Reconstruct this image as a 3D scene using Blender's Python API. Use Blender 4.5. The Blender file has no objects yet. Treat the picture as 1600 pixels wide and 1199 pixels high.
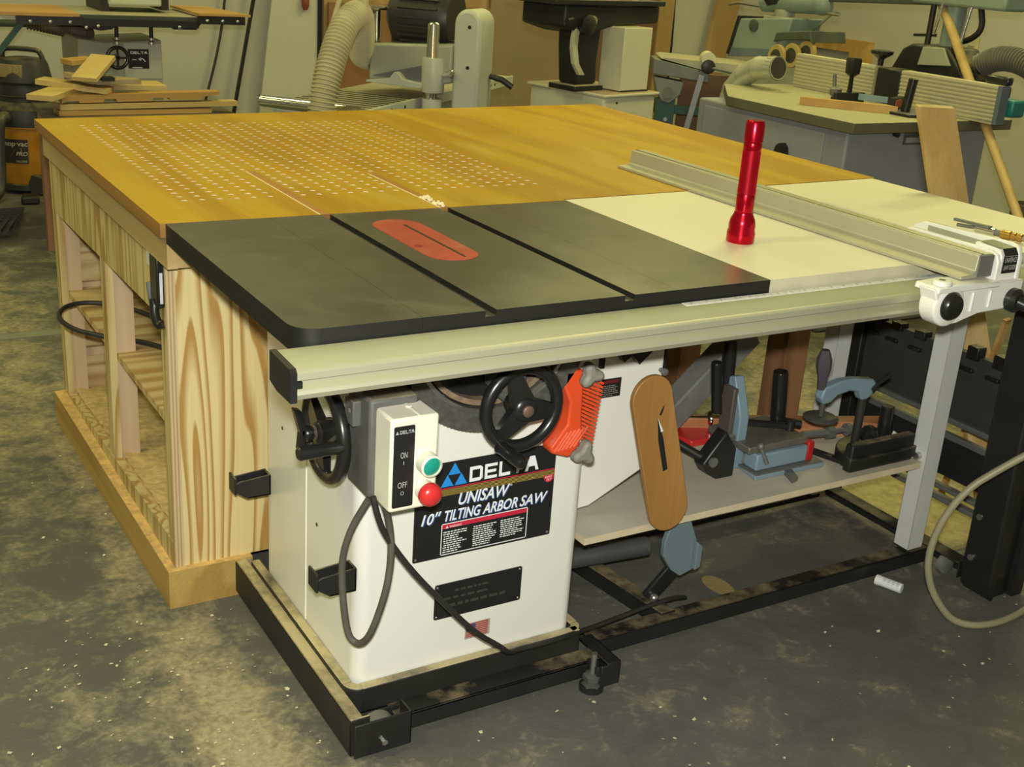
import bpy, bmesh, math, random
from mathutils import Vector, Matrix
S = bpy.context.scene
COL = S.collection
random.seed(7)
rad = math.radians

# ---------------------------------------------------------------- camera
cam = bpy.data.cameras.new('camera')
cam.sensor_width = 36
cam.lens = 1867.6 / 1600 * 36
cam.clip_end = 60
co = bpy.data.objects.new('camera', cam)
COL.objects.link(co)
YAW, PITCH, ROLL = 0.556371, 0.356691, -0.070206
fwd = Vector((math.sin(YAW) * math.cos(PITCH), math.cos(YAW) * math.cos(PITCH), -math.sin(PITCH)))
rt = Vector((math.cos(YAW), -math.sin(YAW), 0))
dn = fwd.cross(rt)
right = rt * math.cos(ROLL) + dn * math.sin(ROLL)
down = -rt * math.sin(ROLL) + dn * math.cos(ROLL)
mw = Matrix.Identity(4)
for i, c in enumerate((right, -down, -fwd)):
    for j in range(3):
        mw[j][i] = c[j]
mw.translation = (-0.598, -1.563, 1.445)
co.matrix_world = mw
S.camera = co

# ---------------------------------------------------------------- light and exposure
S.view_settings.view_transform = 'Standard'
S.view_settings.look = 'None'
S.view_settings.gamma = 1
S.view_settings.exposure = 0.0
S.view_settings.use_curve_mapping = False

W = bpy.data.worlds.new('shop_ambient')
S.world = W
W.use_nodes = True
W.node_tree.nodes['Background'].inputs[0].default_value = (1.0, 0.93, 0.50, 1)
W.node_tree.nodes['Background'].inputs[1].default_value = 0.17


def area(name, loc, sx, sy, power, color, target=None):
    l = bpy.data.lights.new(name, 'AREA')
    l.shape = 'RECTANGLE'
    l.size, l.size_y = sx, sy
    l.energy = power
    l.color = color
    o = bpy.data.objects.new(name, l)
    COL.objects.link(o)
    o.location = loc
    if target is not None:
        o.rotation_euler = (Vector(target) - Vector(loc)).to_track_quat('-Z', 'Y').to_euler()
    return o


WARM = (1.0, 0.94, 0.36)
# rows of ceiling tubes over the shop floor
for x, y, e in ((-1.5, 0.5, 38), (0.6, 3.6, 26), (2.7, 1.4, 34), (3.6, 3.9, 36), (-2.2, 3.0, 26), (5.2, 2.4, 44)):
    area('ceiling_tube_light', (x, y, 3.3), 1.3, 0.35, e, WARM)
# the camera's own flash, just above the lens
area('camera_flash', (-0.60, -1.56, 1.535), 0.07, 0.04, 64, (0.98, 0.99, 0.88), (0.75, 0.55, 0.5))

# ---------------------------------------------------------------- mesh helpers


class MB:
    def __init__(s):
        s.v, s.f = [], []

    def add(s, vs, fs):
        n = len(s.v)
        s.v += [Vector(v) for v in vs]
        s.f += [[i + n for i in f] for f in fs]
        return s

    def box(s, x0, x1, y0, y1, z0, z1):
        vs = [(x, y, z) for z in (z0, z1) for y in (y0, y1) for x in (x0, x1)]
        return s.add(vs, [(0, 2, 3, 1), (4, 5, 7, 6), (0, 1, 5, 4), (2, 6, 7, 3), (0, 4, 6, 2), (1, 3, 7, 5)])

    def obox(s, c, ax, ay, az):
        """box centred at c with half-axis vectors ax, ay, az"""
        c, ax, ay, az = map(Vector, (c, ax, ay, az))
        vs = [c + ax * i + ay * j + az * k for k in (-1, 1) for j in (-1, 1) for i in (-1, 1)]
        return s.add(vs, [(0, 2, 3, 1), (4, 5, 7, 6), (0, 1, 5, 4), (2, 6, 7, 3), (0, 4, 6, 2), (1, 3, 7, 5)])

    def bar(s, p0, p1, w, h, up=(0, 0, 1)):
        p0, p1, up = Vector(p0), Vector(p1), Vector(up)
        d = (p1 - p0)
        n = d.normalized()
        a = n.cross(up).normalized()
        b = a.cross(n)
        return s.obox((p0 + p1) / 2, d / 2, a * w / 2, b * h / 2)

    def prism(s, poly, axis, a, b):
        def P(u, w, t):
            return {'x': (t, u, w), 'y': (u, t, w), 'z': (u, w, t)}[axis]
        n = len(poly)
        vs = [P(u, w, a) for u, w in poly] + [P(u, w, b) for u, w in poly]
        fs = [list(range(n))[::-1], list(range(n, 2 * n))] + [(i, (i + 1) % n, n + (i + 1) % n, n + i) for i in range(n)]
        return s.add(vs, fs)

    def lathe(s, prof, c=(0, 0, 0), axis=(0, 0, 1), n=20):
        ax = Vector(axis).normalized()
        t = Vector((1, 0, 0)) if abs(ax.x) < .9 else Vector((0, 1, 0))
        a = ax.cross(t).normalized()
        b = ax.cross(a)
        c = Vector(c)
        vs, fs = [], []
        for r, h in prof:
            for k in range(n):
                q = 2 * math.pi * k / n
                vs.append(c + ax * h + (a * math.cos(q) + b * math.sin(q)) * max(r, 1e-5))
        m = len(prof)
        for i in range(m - 1):
            for k in range(n):
                k2 = (k + 1) % n
                fs.append((i * n + k, i * n + k2, (i + 1) * n + k2, (i + 1) * n + k))
        fs.append(list(range(n))[::-1])
        fs.append([(m - 1) * n + k for k in range(n)])
        return s.add(vs, fs)

    def cyl(s, p0, p1, r, n=16, r2=None):
        p0, p1 = Vector(p0), Vector(p1)
        return s.lathe([(r, 0), (r if r2 is None else r2, (p1 - p0).length)], p0, p1 - p0, n)

    def ball(s, c, r, n=16, sc=(1, 1, 1)):
        m = n // 2
        vs, fs = [], []
        for i in range(m + 1):
            t = math.pi * i / m
            for k in range(n):
                q = 2 * math.pi * k / n
                rr = max(math.sin(t), 1e-4)
                vs.append((c[0] + r * sc[0] * rr * math.cos(q), c[1] + r * sc[1] * rr * math.sin(q), c[2] + r * sc[2] * math.cos(t)))
        for i in range(m):
            for k in range(n):
                fs.append((i * n + k, (i + 1) * n + k, (i + 1) * n + (k + 1) % n, i * n + (k + 1) % n))
        return s.add(vs, fs)

    def tube(s, pts, r, n=10, closed=False, sm=0):
        pts = [Vector(p) for p in pts]
        for _ in range(sm):
            q = [pts[0]] if not closed else []
            rng = range(len(pts) - (0 if closed else 1))
            for i in rng:
                a, b = pts[i], pts[(i + 1) % len(pts)]
                q += [a * .75 + b * .25, a * .25 + b * .75]
            if not closed:
                q.append(pts[-1])
            pts = q
        N = len(pts)
        T = []
        for i in range(N):
            a = pts[(i - 1) % N] if (closed or i) else pts[0]
            b = pts[(i + 1) % N] if (closed or i < N - 1) else pts[-1]
            T.append((b - a).normalized())
        u = T[0].orthogonal().normalized()
        vs, fs = [], []
        for i in range(N):
            u = (u - T[i] * u.dot(T[i])).normalized()
            w = T[i].cross(u)
            rr = r(i / (N - 1)) if callable(r) else r
            for k in range(n):
                q = 2 * math.pi * k / n
                vs.append(pts[i] + (u * math.cos(q) + w * math.sin(q)) * rr)
        for i in range(N if closed else N - 1):
            j = (i + 1) % N
            for k in range(n):
                fs.append((i * n + k, i * n + (k + 1) % n, j * n + (k + 1) % n, j * n + k))
        if not closed:
            fs.append(list(range(n))[::-1])
            fs.append([(N - 1) * n + k for k in range(n)])
        return s.add(vs, fs)

    def torus(s, c, axis, R, r, n=36, m=12):
        ax = Vector(axis).normalized()
        a = ax.orthogonal().normalized()
        b = ax.cross(a)
        c = Vector(c)
        return s.tube([c + (a * math.cos(2 * math.pi * i / n) + b * math.sin(2 * math.pi * i / n)) * R for i in range(n)], r, m, True)

    def quad(s, o, u, w):
        o, u, w = Vector(o), Vector(u), Vector(w)
        return s.add([o, o + u, o + u + w, o + w], [(0, 1, 2, 3)])

    def flat(s, poly, o, u, w):
        o, u, w = Vector(o), Vector(u), Vector(w)
        return s.add([o + u * a + w * b for a, b in poly], [list(range(len(poly)))])

    def move(s, d):
        d = Vector(d)
        s.v = [v + d for v in s.v]
        return s

    def build(s, name, mats, parent=None, bevel=0, angle=38, world=False):
        me = bpy.data.meshes.new(name)
        if not isinstance(mats, (list, tuple)):
            mats = [mats]
        off = Vector((0, 0, 0))
        if parent is None:
            xs = [v.x for v in s.v]
            ys = [v.y for v in s.v]
            off = Vector(((min(xs) + max(xs)) / 2, (min(ys) + max(ys)) / 2, min(v.z for v in s.v)))
        me.from_pydata([v - off for v in s.v], [], s.f)
        bm = bmesh.new()
        bm.from_mesh(me)
        bmesh.ops.recalc_face_normals(bm, faces=bm.faces) if len(s.f) > 1 and not getattr(s, 'keep', False) else None
        bm.to_mesh(me)
        bm.free()
        for m in mats:
            me.materials.append(m)
        if len(mats) == 2:                      # second material on the upward faces
            for p in me.polygons:
                p.material_index = 1 if p.normal.z > .8 else 0
        me.polygons.foreach_set('use_smooth', [True] * len(me.polygons))
        me.set_sharp_from_angle(angle=rad(angle))
        o = bpy.data.objects.new(name, me)
        COL.objects.link(o)
        o.location = off
        if parent is not None:
            o.parent = parent
            if parent.get('_w'):
                o.location = -parent.location
        if bevel:
            b = o.modifiers.new('bevel', 'BEVEL')
            b.width = bevel
            b.segments = 2
            b.limit_method = 'ANGLE'
            b.angle_limit = rad(40)
            b.harden_normals = False
        return o


def tag(o, label, cat, group=None, kind=None):
    o['label'] = label
    o['category'] = cat
    if group:
        o['group'] = group
    if kind:
        o['kind'] = kind
    return o


def thing(name, label, cat, loc, rz=None, group=None):
    """Empty at a thing's base; rz=None: children come in room coordinates, else in the thing's own frame"""
    o = bpy.data.objects.new(name, None)
    o.empty_display_size = .05
    COL.objects.link(o)
    o.location = loc
    if rz is None:
        o['_w'] = 1
    else:
        o.rotation_euler = (0, 0, rad(rz))
    return tag(o, label, cat, group)


def struct(name, mb, mat, **k):
    o = mb.build(name, mat, **k)
    o['kind'] = 'structure'
    return o


def arc(cx, cy, r, a0, a1, n=8):
    return [(cx + r * math.cos(rad(a0 + (a1 - a0) * i / n)), cy + r * math.sin(rad(a0 + (a1 - a0) * i / n))) for i in range(n + 1)]


def rrect(x0, x1, y0, y1, r, n=5):
    return arc(x1 - r, y1 - r, r, 0, 90, n) + arc(x0 + r, y1 - r, r, 90, 180, n) + arc(x0 + r, y0 + r, r, 180, 270, n) + arc(x1 - r, y0 + r, r, 270, 360, n)


def text(mb, s, o, u, w, h, width=None, shear=0, bold=0, align='LEFT', sx=1.0):
    """flat lettering of cap height h laid at o along unit vectors u (reading) and w (up)"""
    cu = bpy.data.curves.new('t', 'FONT')
    cu.body = s
    cu.size = 1
    cu.shear = shear
    cu.offset = bold
    cu.resolution_u = 3
    ob = bpy.data.objects.new('t', cu)
    COL.objects.link(ob)
    dg = bpy.context.evaluated_depsgraph_get()
    me = bpy.data.meshes.new_from_object(ob.evaluated_get(dg))
    xs = [v.co.x for v in me.vertices] or [0, 1]
    k = h / .69
    kx = k * sx
    if width:
        kx = width / (max(xs) - min(xs))
    x0 = min(xs) if align == 'LEFT' else (min(xs) + max(xs)) / 2
    o, u, w = Vector(o), Vector(u), Vector(w)
    mb.add([o + u * (v.co.x - x0) * kx + w * v.co.y * k for v in me.vertices], [list(p.vertices) for p in me.polygons])
    bpy.data.objects.remove(ob)
    bpy.data.meshes.remove(me)
    bpy.data.curves.remove(cu)
    return mb


def techno(mb, s, o, u, w, h, width):
    """wide squared lettering (D E L T A)"""
    L = {'D': [[(0, 0), (.26, 0), (.26, 1), (0, 1)], [(.26, 0), (1.0, 0), (1.25, .14), (1.25, .86), (1.0, 1), (.26, 1), (.26, .78), (.99, .78), (.99, .22), (.26, .22)]],
         'E': [[(0, 0), (.26, 0), (.26, 1), (0, 1)], [(.26, 0), (1.2, 0), (1.2, .2), (.26, .2)], [(.26, .4), (1.1, .4), (1.1, .6), (.26, .6)], [(.26, .8), (1.2, .8), (1.2, 1), (.26, 1)]],
         'L': [[(0, 0), (.26, 0), (.26, 1), (0, 1)], [(.26, 0), (1.1, 0), (1.1, .22), (.26, .22)]],
         'T': [[(0, .78), (1.3, .78), (1.3, 1), (0, 1)], [(.52, 0), (.78, 0), (.78, .78), (.52, .78)]],
         'A': [[(0, 0), (.3, 0), (.42, .3), (1.0, .3), (1.1, 0), (1.4, 0), (.95, 1), (.45, 1)]]}
    adv = {'D': 1.45, 'E': 1.4, 'L': 1.2, 'T': 1.35, 'A': 1.4}
    tot = sum(adv[c] for c in s)
    k = width / tot
    x = 0
    for c in s:
        for poly in L[c]:
            mb.flat([((x + a) * k, b * h) for a, b in poly], o, u, w)
        x += adv[c]
    return mb


def micro(mb, o, u, w, width, h, lines, seed=1):
    """rows of print too small to read: broken dashes"""
    rnd = random.Random(seed)
    pitch = h / lines
    for i in range(lines):
        x, end = rnd.uniform(0, .04) * width, width * rnd.uniform(.6, 1)
        while x < end:
            l = min(rnd.uniform(.06, .16) * width, end - x)
            mb.quad(Vector(o) + Vector(u) * x + Vector(w) * (h - (i + .8) * pitch), Vector(u) * l, Vector(w) * pitch * .45)
            x += l + width * .03
    return mb


X, Y, Z = Vector((1, 0, 0)), Vector((0, 1, 0)), Vector((0, 0, 1))

# ---------------------------------------------------------------- materials


def new(name):
    m = bpy.data.materials.new(name)
    m.use_nodes = True
    nt = m.node_tree
    return m, nt, nt.nodes['Principled BSDF'], nt.nodes.new, nt.links.new


def coords(nt, scale=(1, 1, 1), rot=(0, 0, 0)):
    tc = nt.nodes.new('ShaderNodeTexCoord')
    mp = nt.nodes.new('ShaderNodeMapping')
    mp.inputs['Scale'].default_value = scale
    mp.inputs['Rotation'].default_value = rot
    nt.links.new(tc.outputs['Object'], mp.inputs[0])
    return mp.outputs[0]


def noise(nt, vec, scale, detail=3, rough=.55, dist=0):
    n = nt.nodes.new('ShaderNodeTexNoise')
    n.inputs['Scale'].default_value = scale
    n.inputs['Detail'].default_value = detail
    n.inputs['Roughness'].default_value = rough
    n.inputs['Distortion'].default_value = dist
    nt.links.new(vec, n.inputs['Vector'])
    return n.outputs['Fac']


def ramp(nt, fac, stops):
    r = nt.nodes.new('ShaderNodeValToRGB')
    e = r.color_ramp.elements
    while len(e) < len(stops):
        e.new(.5)
    for q, (p, c) in zip(e, stops):
        q.position = p
        q.color = tuple(c) + (1,) if len(c) == 3 else c
    nt.links.new(fac, r.inputs[0])
    return r.outputs[0]


def mixc(nt, fac, a, b, mode='MIX'):
    n = nt.nodes.new('ShaderNodeMix')
    n.data_type = 'RGBA'
    n.blend_type = mode
    for k, v in ((0, fac), (6, a), (7, b)):
        if hasattr(v, 'is_linked') or hasattr(v, 'links'):
            nt.links.new(v, n.inputs[k])
        elif k == 0:
            n.inputs[0].default_value = v
        else:
            n.inputs[k].default_value = tuple(v) + (1,)
    return n.outputs[2]


def math_(nt, op, a, b=0.0):
    n = nt.nodes.new('ShaderNodeMath')
    n.operation = op
    for k, v in ((0, a), (1, b)):
        if hasattr(v, 'links'):
            nt.links.new(v, n.inputs[k])
        else:
            n.inputs[k].default_value = v
    return n.outputs[0]


DUST = (.40, .31, .17)


def up_mask(nt, lo=.6):
    g = nt.nodes.new('ShaderNodeNewGeometry')
    sp = nt.nodes.new('ShaderNodeSeparateXYZ')
    nt.links.new(g.outputs['True Normal'], sp.inputs[0])
    return math_(nt, 'GREATER_THAN', sp.outputs[2], lo)


def M(name, col, rough=.5, metal=0, var=.08, scale=14, dust=0, bump=0, coat=0, dcol=DUST):
    m, nt, b, N, L = new(name)
    v = coords(nt)
    f = noise(nt, v, scale, 4)
    c = ramp(nt, f, [(.3, [x * (1 - var) for x in col]), (.7, [min(1, x * (1 + var)) for x in col])])
    if dust:
        f2 = noise(nt, v, 9, 6, .65)
        k = ramp(nt, f2, [(max(0, .62 - dust * .5), (0, 0, 0)), (min(1, .85 - dust * .4), (1, 1, 1))])
        k = math_(nt, 'MULTIPLY', k, up_mask(nt))
        k = math_(nt, 'MULTIPLY', k, min(1, .4 + dust))
        c = mixc(nt, k, c, dcol)
    L(c, b.inputs['Base Color'])
    b.inputs['Roughness'].default_value = rough
    b.inputs['Metallic'].default_value = metal
    if coat:
        b.inputs['Coat Weight'].default_value = coat
        b.inputs['Coat Roughness'].default_value = .15
    if bump:
        bp = N('ShaderNodeBump')
        bp.inputs['Strength'].default_value = bump
        bp.inputs['Distance'].default_value = .002
        L(noise(nt, v, scale * 8, 3), bp.inputs['Height'])
        L(bp.outputs[0], b.inputs['Normal'])
    return m


def wood(name, lo, hi, along='z', rings=9, sc=5.0, stretch=.09, rough=.55, streak=.25, coat=0, dust=0, band=(.25, .75), saw=False):
    """flat-sawn board: contour rings of a stretched noise plus fine fibre streaks, grain running along one axis"""
    m, nt, b, N, L = new(name)
    s = {'x': (stretch, 1, 1), 'y': (1, stretch, 1), 'z': (1, 1, stretch)}[along]
    v = coords(nt, s)
    f = noise(nt, v, sc, 2, .45, .15)
    r = math_(nt, 'FRACT', math_(nt, 'MULTIPLY', f, rings))
    if saw:
        c = ramp(nt, r, [(.0, hi), (band[0], hi), (band[1], lo), (.93, lo), (1.0, hi)])
    else:
        tri = math_(nt, 'ABSOLUTE', math_(nt, 'SUBTRACT', r, .5))
        tri = math_(nt, 'MULTIPLY', tri, 2)
        c = ramp(nt, tri, [(band[0], lo), (band[1], hi)])
    s2 = tuple(q * (1 if q == stretch else 16) * (.6 if q == stretch else 1) for q in s)
    f2 = noise(nt, coords(nt, s2), 12, 3)
    dark = ramp(nt, f2, [(.25, (1 - streak,) * 3), (.75, (1, 1, 1))])
    c = mixc(nt, 1.0, c, dark, 'MULTIPLY')
    if dust:
        f3 = noise(nt, coords(nt), 11, 6, .7)
        k = ramp(nt, f3, [(.6 - dust * .5, (0, 0, 0)), (.85 - dust * .4, (1, 1, 1))])
        k = math_(nt, 'MULTIPLY', k, up_mask(nt))
        c = mixc(nt, k, c, (.62, .42, .17))
    L(c, b.inputs['Base Color'])
    b.inputs['Roughness'].default_value = rough
    if coat:
        b.inputs['Coat Weight'].default_value = coat
        b.inputs['Coat Roughness'].default_value = .22
    return m


def floor_material():
    m, nt, b, N, L = new('concrete_with_sawdust')
    g = N('ShaderNodeNewGeometry')
    pos = g.outputs['Position']
    sp = N('ShaderNodeSeparateXYZ')
    L(pos, sp.inputs[0])

    def blob(cx, cy, rx, ry, k):
        a = math_(nt, 'POWER', math_(nt, 'DIVIDE', math_(nt, 'SUBTRACT', sp.outputs[0], cx), rx), 2)
        a = math_(nt, 'ABSOLUTE', a)
        c = math_(nt, 'ABSOLUTE', math_(nt, 'POWER', math_(nt, 'DIVIDE', math_(nt, 'SUBTRACT', sp.outputs[1], cy), ry), 2))
        e = math_(nt, 'POWER', 2.718, math_(nt, 'MULTIPLY', math_(nt, 'ADD', a, c), -1))
        return math_(nt, 'MULTIPLY', e, k)

    big = noise(nt, pos, 1.6, 5, .6)
    med = noise(nt, pos, 7, 6, .62, .6)
    fine = noise(nt, pos, 60, 4, .7)
    conc = ramp(nt, med, [(.3, (.092, .092, .080)), (.7, (.140, .138, .118))])
    conc = mixc(nt, ramp(nt, big, [(.35, (.55, .55, .55)), (.65, (0, 0, 0))]), conc, (.072, .070, .062))
    d = None
    for q in ((.02, .30, .09, .50, .34), (-.06, .12, .25, .36, .17), (.12, .02, .3, .06, .14), (-.35, 2.7, .45, .9, .40), (-.5, 1.4, .8, 1.0, .10), (-.35, 3.6, .8, .7, .16), (-.35, .35, .35, .5, .06),
              (2.35, 1.35, .6, .85, .32), (2.2, .65, .45, .35, .28), (-.04, 1.3, .05, .8, .24), (.9, .02, .18, .04, .10), (2.05, .45, .2, .3, .25)):
        x = blob(*q)
        d = x if d is None else math_(nt, 'ADD', d, x)
    f = math_(nt, 'ADD', math_(nt, 'ADD', med, math_(nt, 'MULTIPLY', math_(nt, 'SUBTRACT', fine, .5), .35)), d)
    swirl = noise(nt, pos, 11, 4, .6, 2.5)
    f = math_(nt, 'ADD', f, math_(nt, 'MULTIPLY', math_(nt, 'SUBTRACT', swirl, .5), .45))
    k = ramp(nt, f, [(.60, (0, 0, 0)), (.98, (.9, .9, .9))])
    dustc = ramp(nt, fine, [(.3, (.27, .22, .12)), (.7, (.46, .39, .24))])
    c = mixc(nt, k, conc, dustc)
    vor = N('ShaderNodeTexVoronoi')
    vor.inputs['Scale'].default_value = 42
    L(pos, vor.inputs['Vector'])
    spk = math_(nt, 'LESS_THAN', vor.outputs['Distance'], math_(nt, 'MULTIPLY', math_(nt, 'SUBTRACT', med, .44), .55))
    c = mixc(nt, math_(nt, 'MULTIPLY', spk, .55), c, (.42, .37, .22))
    dx = math_(nt, 'DIVIDE', math_(nt, 'SUBTRACT', sp.outputs[0], 1.215), .030)
    dy = math_(nt, 'DIVIDE', math_(nt, 'SUBTRACT', sp.outputs[1], .338), .050)
    spot = math_(nt, 'LESS_THAN', math_(nt, 'ADD', math_(nt, 'MULTIPLY', dx, dx), math_(nt, 'MULTIPLY', dy, dy)), 1.0)
    c = mixc(nt, spot, c, (.30, .23, .10))
    L(c, b.inputs['Base Color'])
    b.inputs['Roughness'].default_value = .75
    bp = N('ShaderNodeBump')
    bp.inputs['Strength'].default_value = .35
    bp.inputs['Distance'].default_value = .01
    L(f, bp.inputs['Height'])
    L(bp.outputs[0], b.inputs['Normal'])
    return m


def ply_edge(name):
    m, nt, b, N, L = new(name)
    v = coords(nt)
    sp = N('ShaderNodeSeparateXYZ')
    L(v, sp.inputs[0])
    r = math_(nt, 'FRACT', math_(nt, 'MULTIPLY', sp.outputs[0], 140))
    c = ramp(nt, r, [(.45, (.56, .43, .25)), (.6, (.40, .27, .13))])
    L(c, b.inputs['Base Color'])
    b.inputs['Roughness'].default_value = .7
    return m


m_floor = floor_material()
m_amber = wood('amber_finished_maple', (.46, .25, .006), (.55, .325, .010), 'y', 5, 3.0, .12, .5, .14)


def dusty(m, amount):
    nt = m.node_tree
    b = nt.nodes['Principled BSDF']
    src = b.inputs['Base Color'].links[0].from_socket
    f = noise(nt, coords(nt, (1, .35, 1)), 9, 6, .7)
    k = ramp(nt, f, [(.5, (0, 0, 0)), (.8, (amount,) * 3)])
    nt.links.new(mixc(nt, k, src, (.60, .44, .10)), b.inputs['Base Color'])


dusty(m_amber, .55)
m_amber_edge = wood('amber_edge', (.26, .12, .028), (.36, .18, .04), 'y', 5, 3, .12, .5, .2)
m_amber.node_tree.nodes['Principled BSDF'].inputs['Specular IOR Level'].default_value = .22
m_hole = M('lit_rim_and_sawdust', (.82, .72, .48), .8)  # light on the hole rims put into the colour; also colours sawdust
m_ply = wood('fir_plywood_front', (.44, .25, .065), (.72, .58, .29), 'z', 23, 5.6, .075, .6, .10, band=(.40, .80), saw=True)
m_ply_v = wood('fir_plywood_side', (.42, .26, .08), (.64, .52, .25), 'z', 8, 9, .07, .6, .14, band=(.45, .85), saw=True)
m_ply_in = wood('fir_plywood_shelf', (.46, .28, .10), (.66, .50, .25), 'x', 7, 7, .08, .6, .15, band=(.1, .7))
m_ply_dust = wood('fir_plywood_dusty', (.46, .28, .10), (.66, .50, .25), 'x', 7, 7, .08, .7, .15, dust=.8)
m_apron = wood('maple_apron', (.44, .31, .13), (.53, .39, .18), 'y', 4, 6, .08, .55, .12)
m_pine = wood('clear_pine', (.52, .36, .22), (.60, .44, .28), 'z', 3, 10, .06, .6, .12)
m_plinth = wood('plinth_pine', (.42, .26, .065), (.52, .34, .10), 'y', 4, 7, .06, .6, .2)
m_plinth_top = M('sawdust_on_plinth', (.64, .42, .16), .95, 0, .25, 60, bump=.8)
m_sawdust = M('loose_sawdust', (.62, .46, .20), .95, 0, .25, 50, bump=.8)
m_iron_top = M('machined_iron', (.105, .098, .075), .34, .35, .22, 5)
m_iron_edge = M('iron_edge_paint', (.008, .008, .008), .5)


def smudge(m):
    nt = m.node_tree
    b = nt.nodes['Principled BSDF']
    src = b.inputs['Base Color'].links[0].from_socket
    v = coords(nt)
    f = noise(nt, v, 3.2, 5, .6, 1.2)
    k = ramp(nt, f, [(.52, (0, 0, 0)), (.80, (.55,) * 3)])
    c = mixc(nt, k, src, (.27, .25, .17))
    f2 = noise(nt, coords(nt, (1.6, .4, 1)), 5, 3)
    k2 = ramp(nt, f2, [(.4, (0, 0, 0)), (.75, (.35,) * 3)])
    nt.links.new(mixc(nt, k2, c, (.075, .055, .035)), b.inputs['Base Color'])
    vo = nt.nodes.new('ShaderNodeTexVoronoi')
    vo.inputs['Scale'].default_value = 30
    nt.links.new(v, vo.inputs['Vector'])
    sp = math_(nt, 'LESS_THAN', vo.outputs['Distance'], math_(nt, 'MULTIPLY', math_(nt, 'SUBTRACT', f, .48), .28))
    nt.links.new(mixc(nt, sp, b.inputs['Base Color'].links[0].from_socket, (.6, .56, .4)), b.inputs['Base Color'])


smudge(m_iron_top)
m_groove = M('groove_metal', (.06, .055, .045), .5, .3)
m_bright = M('bright_steel', (.55, .55, .52), .28, .9)
m_laminate = M('cream_laminate', (.80, .76, .60), .42, 0, .02, 3)
m_lam_edge = M('laminate_edge', (.55, .50, .36), .6)
m_white = M('white_enamel', (.78, .77, .72), .32, 0, .015, 3, coat=.2)
m_ivory = M('ivory_plastic', (.82, .78, .64), .4, 0, .02)
m_black = M('black_paint', (.014, .014, .015), .42, 0, .2)
m_black_dust = M('black_paint_dusty', (.014, .014, .014), .5, 0, .2, dust=.35)
m_black_heavy = M('black_paint_heavy_dust', (.016, .016, .015), .55, 0, .2, dust=.75, dcol=(.48, .40, .22))
m_blackp = M('black_plastic', (.012, .012, .013), .3, 0, .1, coat=.2)
m_gray_box = M('gray_cast_box', (.10, .10, .095), .55, 0, .25, 9, dust=.4)
m_alu = M('anodised_aluminium', (.47, .45, .33), .42, .4, .03, 6)
m_alu_top = M('aluminium_top', (.31, .305, .19), .65, 0, .03, 6)
m_red = M('red_plastic', (.62, .03, .03), .28, 0, .05, coat=.3)
m_insert = M('red_throat_plate', (.42, .05, .03), .5, 0, .12, 12, dust=.15)
m_green = M('green_button', (.01, .28, .22), .3, 0, .05, coat=.4)
m_plate = M('nameplate_black', (.014, .014, .015), .35)
m_print = M('white_print', (.80, .82, .86), .5, 0, .01)
m_print_blue = M('blue_shadow_print', (.04, .09, .30), .5, 0, .01)
m_blue = M('logo_blue', (.02, .26, .72), .4, 0, .01)
m_pred = M('print_red', (.55, .02, .05), .45, 0, .01)
m_gold = M('print_gold', (.34, .24, .05), .45, 0, .01)
m_dim = M('dim_print', (.045, .042, .036), .5, 0, .01)
m_orange = M('featherboard_orange', (.72, .075, .02), .35, 0, .04, coat=.2)
m_knob = M('gray_rubber_knob', (.23, .22, .19), .6, 0, .1)
m_insert_wood = wood('oak_insert', (.34, .165, .045), (.42, .21, .062), 'z', 3, 5, .08, .5, .15)
m_bluegray = M('blue_gray_enamel', (.20, .28, .34), .45, 0, .05, 8)
m_bluedark = M('blue_gray_pedal', (.15, .20, .23), .5, 0, .05, 8)
m_torch = M('red_anodised', (.50, .004, .02), .22, .75, .04, 10)
m_leg = M('gray_white_legs', (.60, .61, .58), .4, 0, .02)
m_shelf = M('mdf_shelf', (.52, .47, .38), .6, 0, .05)
m_shelf_edge = M('mdf_edge', (.62, .52, .36), .7)
m_cherry = wood('brown_leg_wood', (.26, .12, .06), (.34, .17, .09), 'z', 3, 8, .06, .5, .2)
m_redwood = wood('red_brown_strip', (.42, .17, .07), (.52, .23, .10), 'x', 3, 8, .06, .5, .2)
m_gunmetal = M('dull_gray_steel', (.17, .17, .165), .5, .4, .1)
m_hose = M('tan_air_hose', (.30, .27, .17), .45, 0, .05)
m_cord = M('black_rubber_cord', (.022, .021, .02), .55, 0, .2)
m_cord_dust = M('dusty_cord', (.085, .08, .065), .6, 0, .2)
m_brass = M('brass', (.55, .33, .09), .35, .8)
m_white_label = M('white_label', (.75, .76, .78), .5, 0, .02)
m_grease = M('grease', (.14, .10, .03), .5)
# background
m_wall = M('painted_wall', (.46, .44, .385), .8, 0, .04, 1.5)
m_brown = M('hardboard_sheet', (.25, .18, .10), .7, 0, .05, 2)
m_brown2 = M('dark_hardboard', (.16, .085, .045), .7, 0, .05, 2)
m_redbrown = M('red_brown_board', (.25, .125, .06), .7, 0, .05, 2)
m_tan = wood('tan_board', (.34, .22, .09), (.40, .27, .12), 'z', 3, 6, .08, .6, .1)
m_melamine = M('white_melamine', (.52, .50, .44), .5, 0, .02)
m_mach = M('machine_gray', (.35, .36, .27), .45, 0, .05, 5, dust=.2)
m_mach_l = M('machine_light_gray', (.50, .51, .41), .45, 0, .04, 5)
m_mach_g = M('machine_green_gray', (.24, .30, .26), .45, 0, .05, 5)
m_dkgreen = M('dark_green_paint', (.02, .07, .055), .4, 0, .1, 5)
m_teal = M('teal_paint', (.02, .20, .20), .4)
m_cream = M('cream_enamel', (.60, .58, .40), .45, 0, .03, 4)
m_castbk = M('black_casting', (.012, .013, .012), .5, 0, .2, dust=.3)
m_steelbed = M('dusty_steel_bed', (.40, .37, .26), .5, .2, .08)
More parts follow.
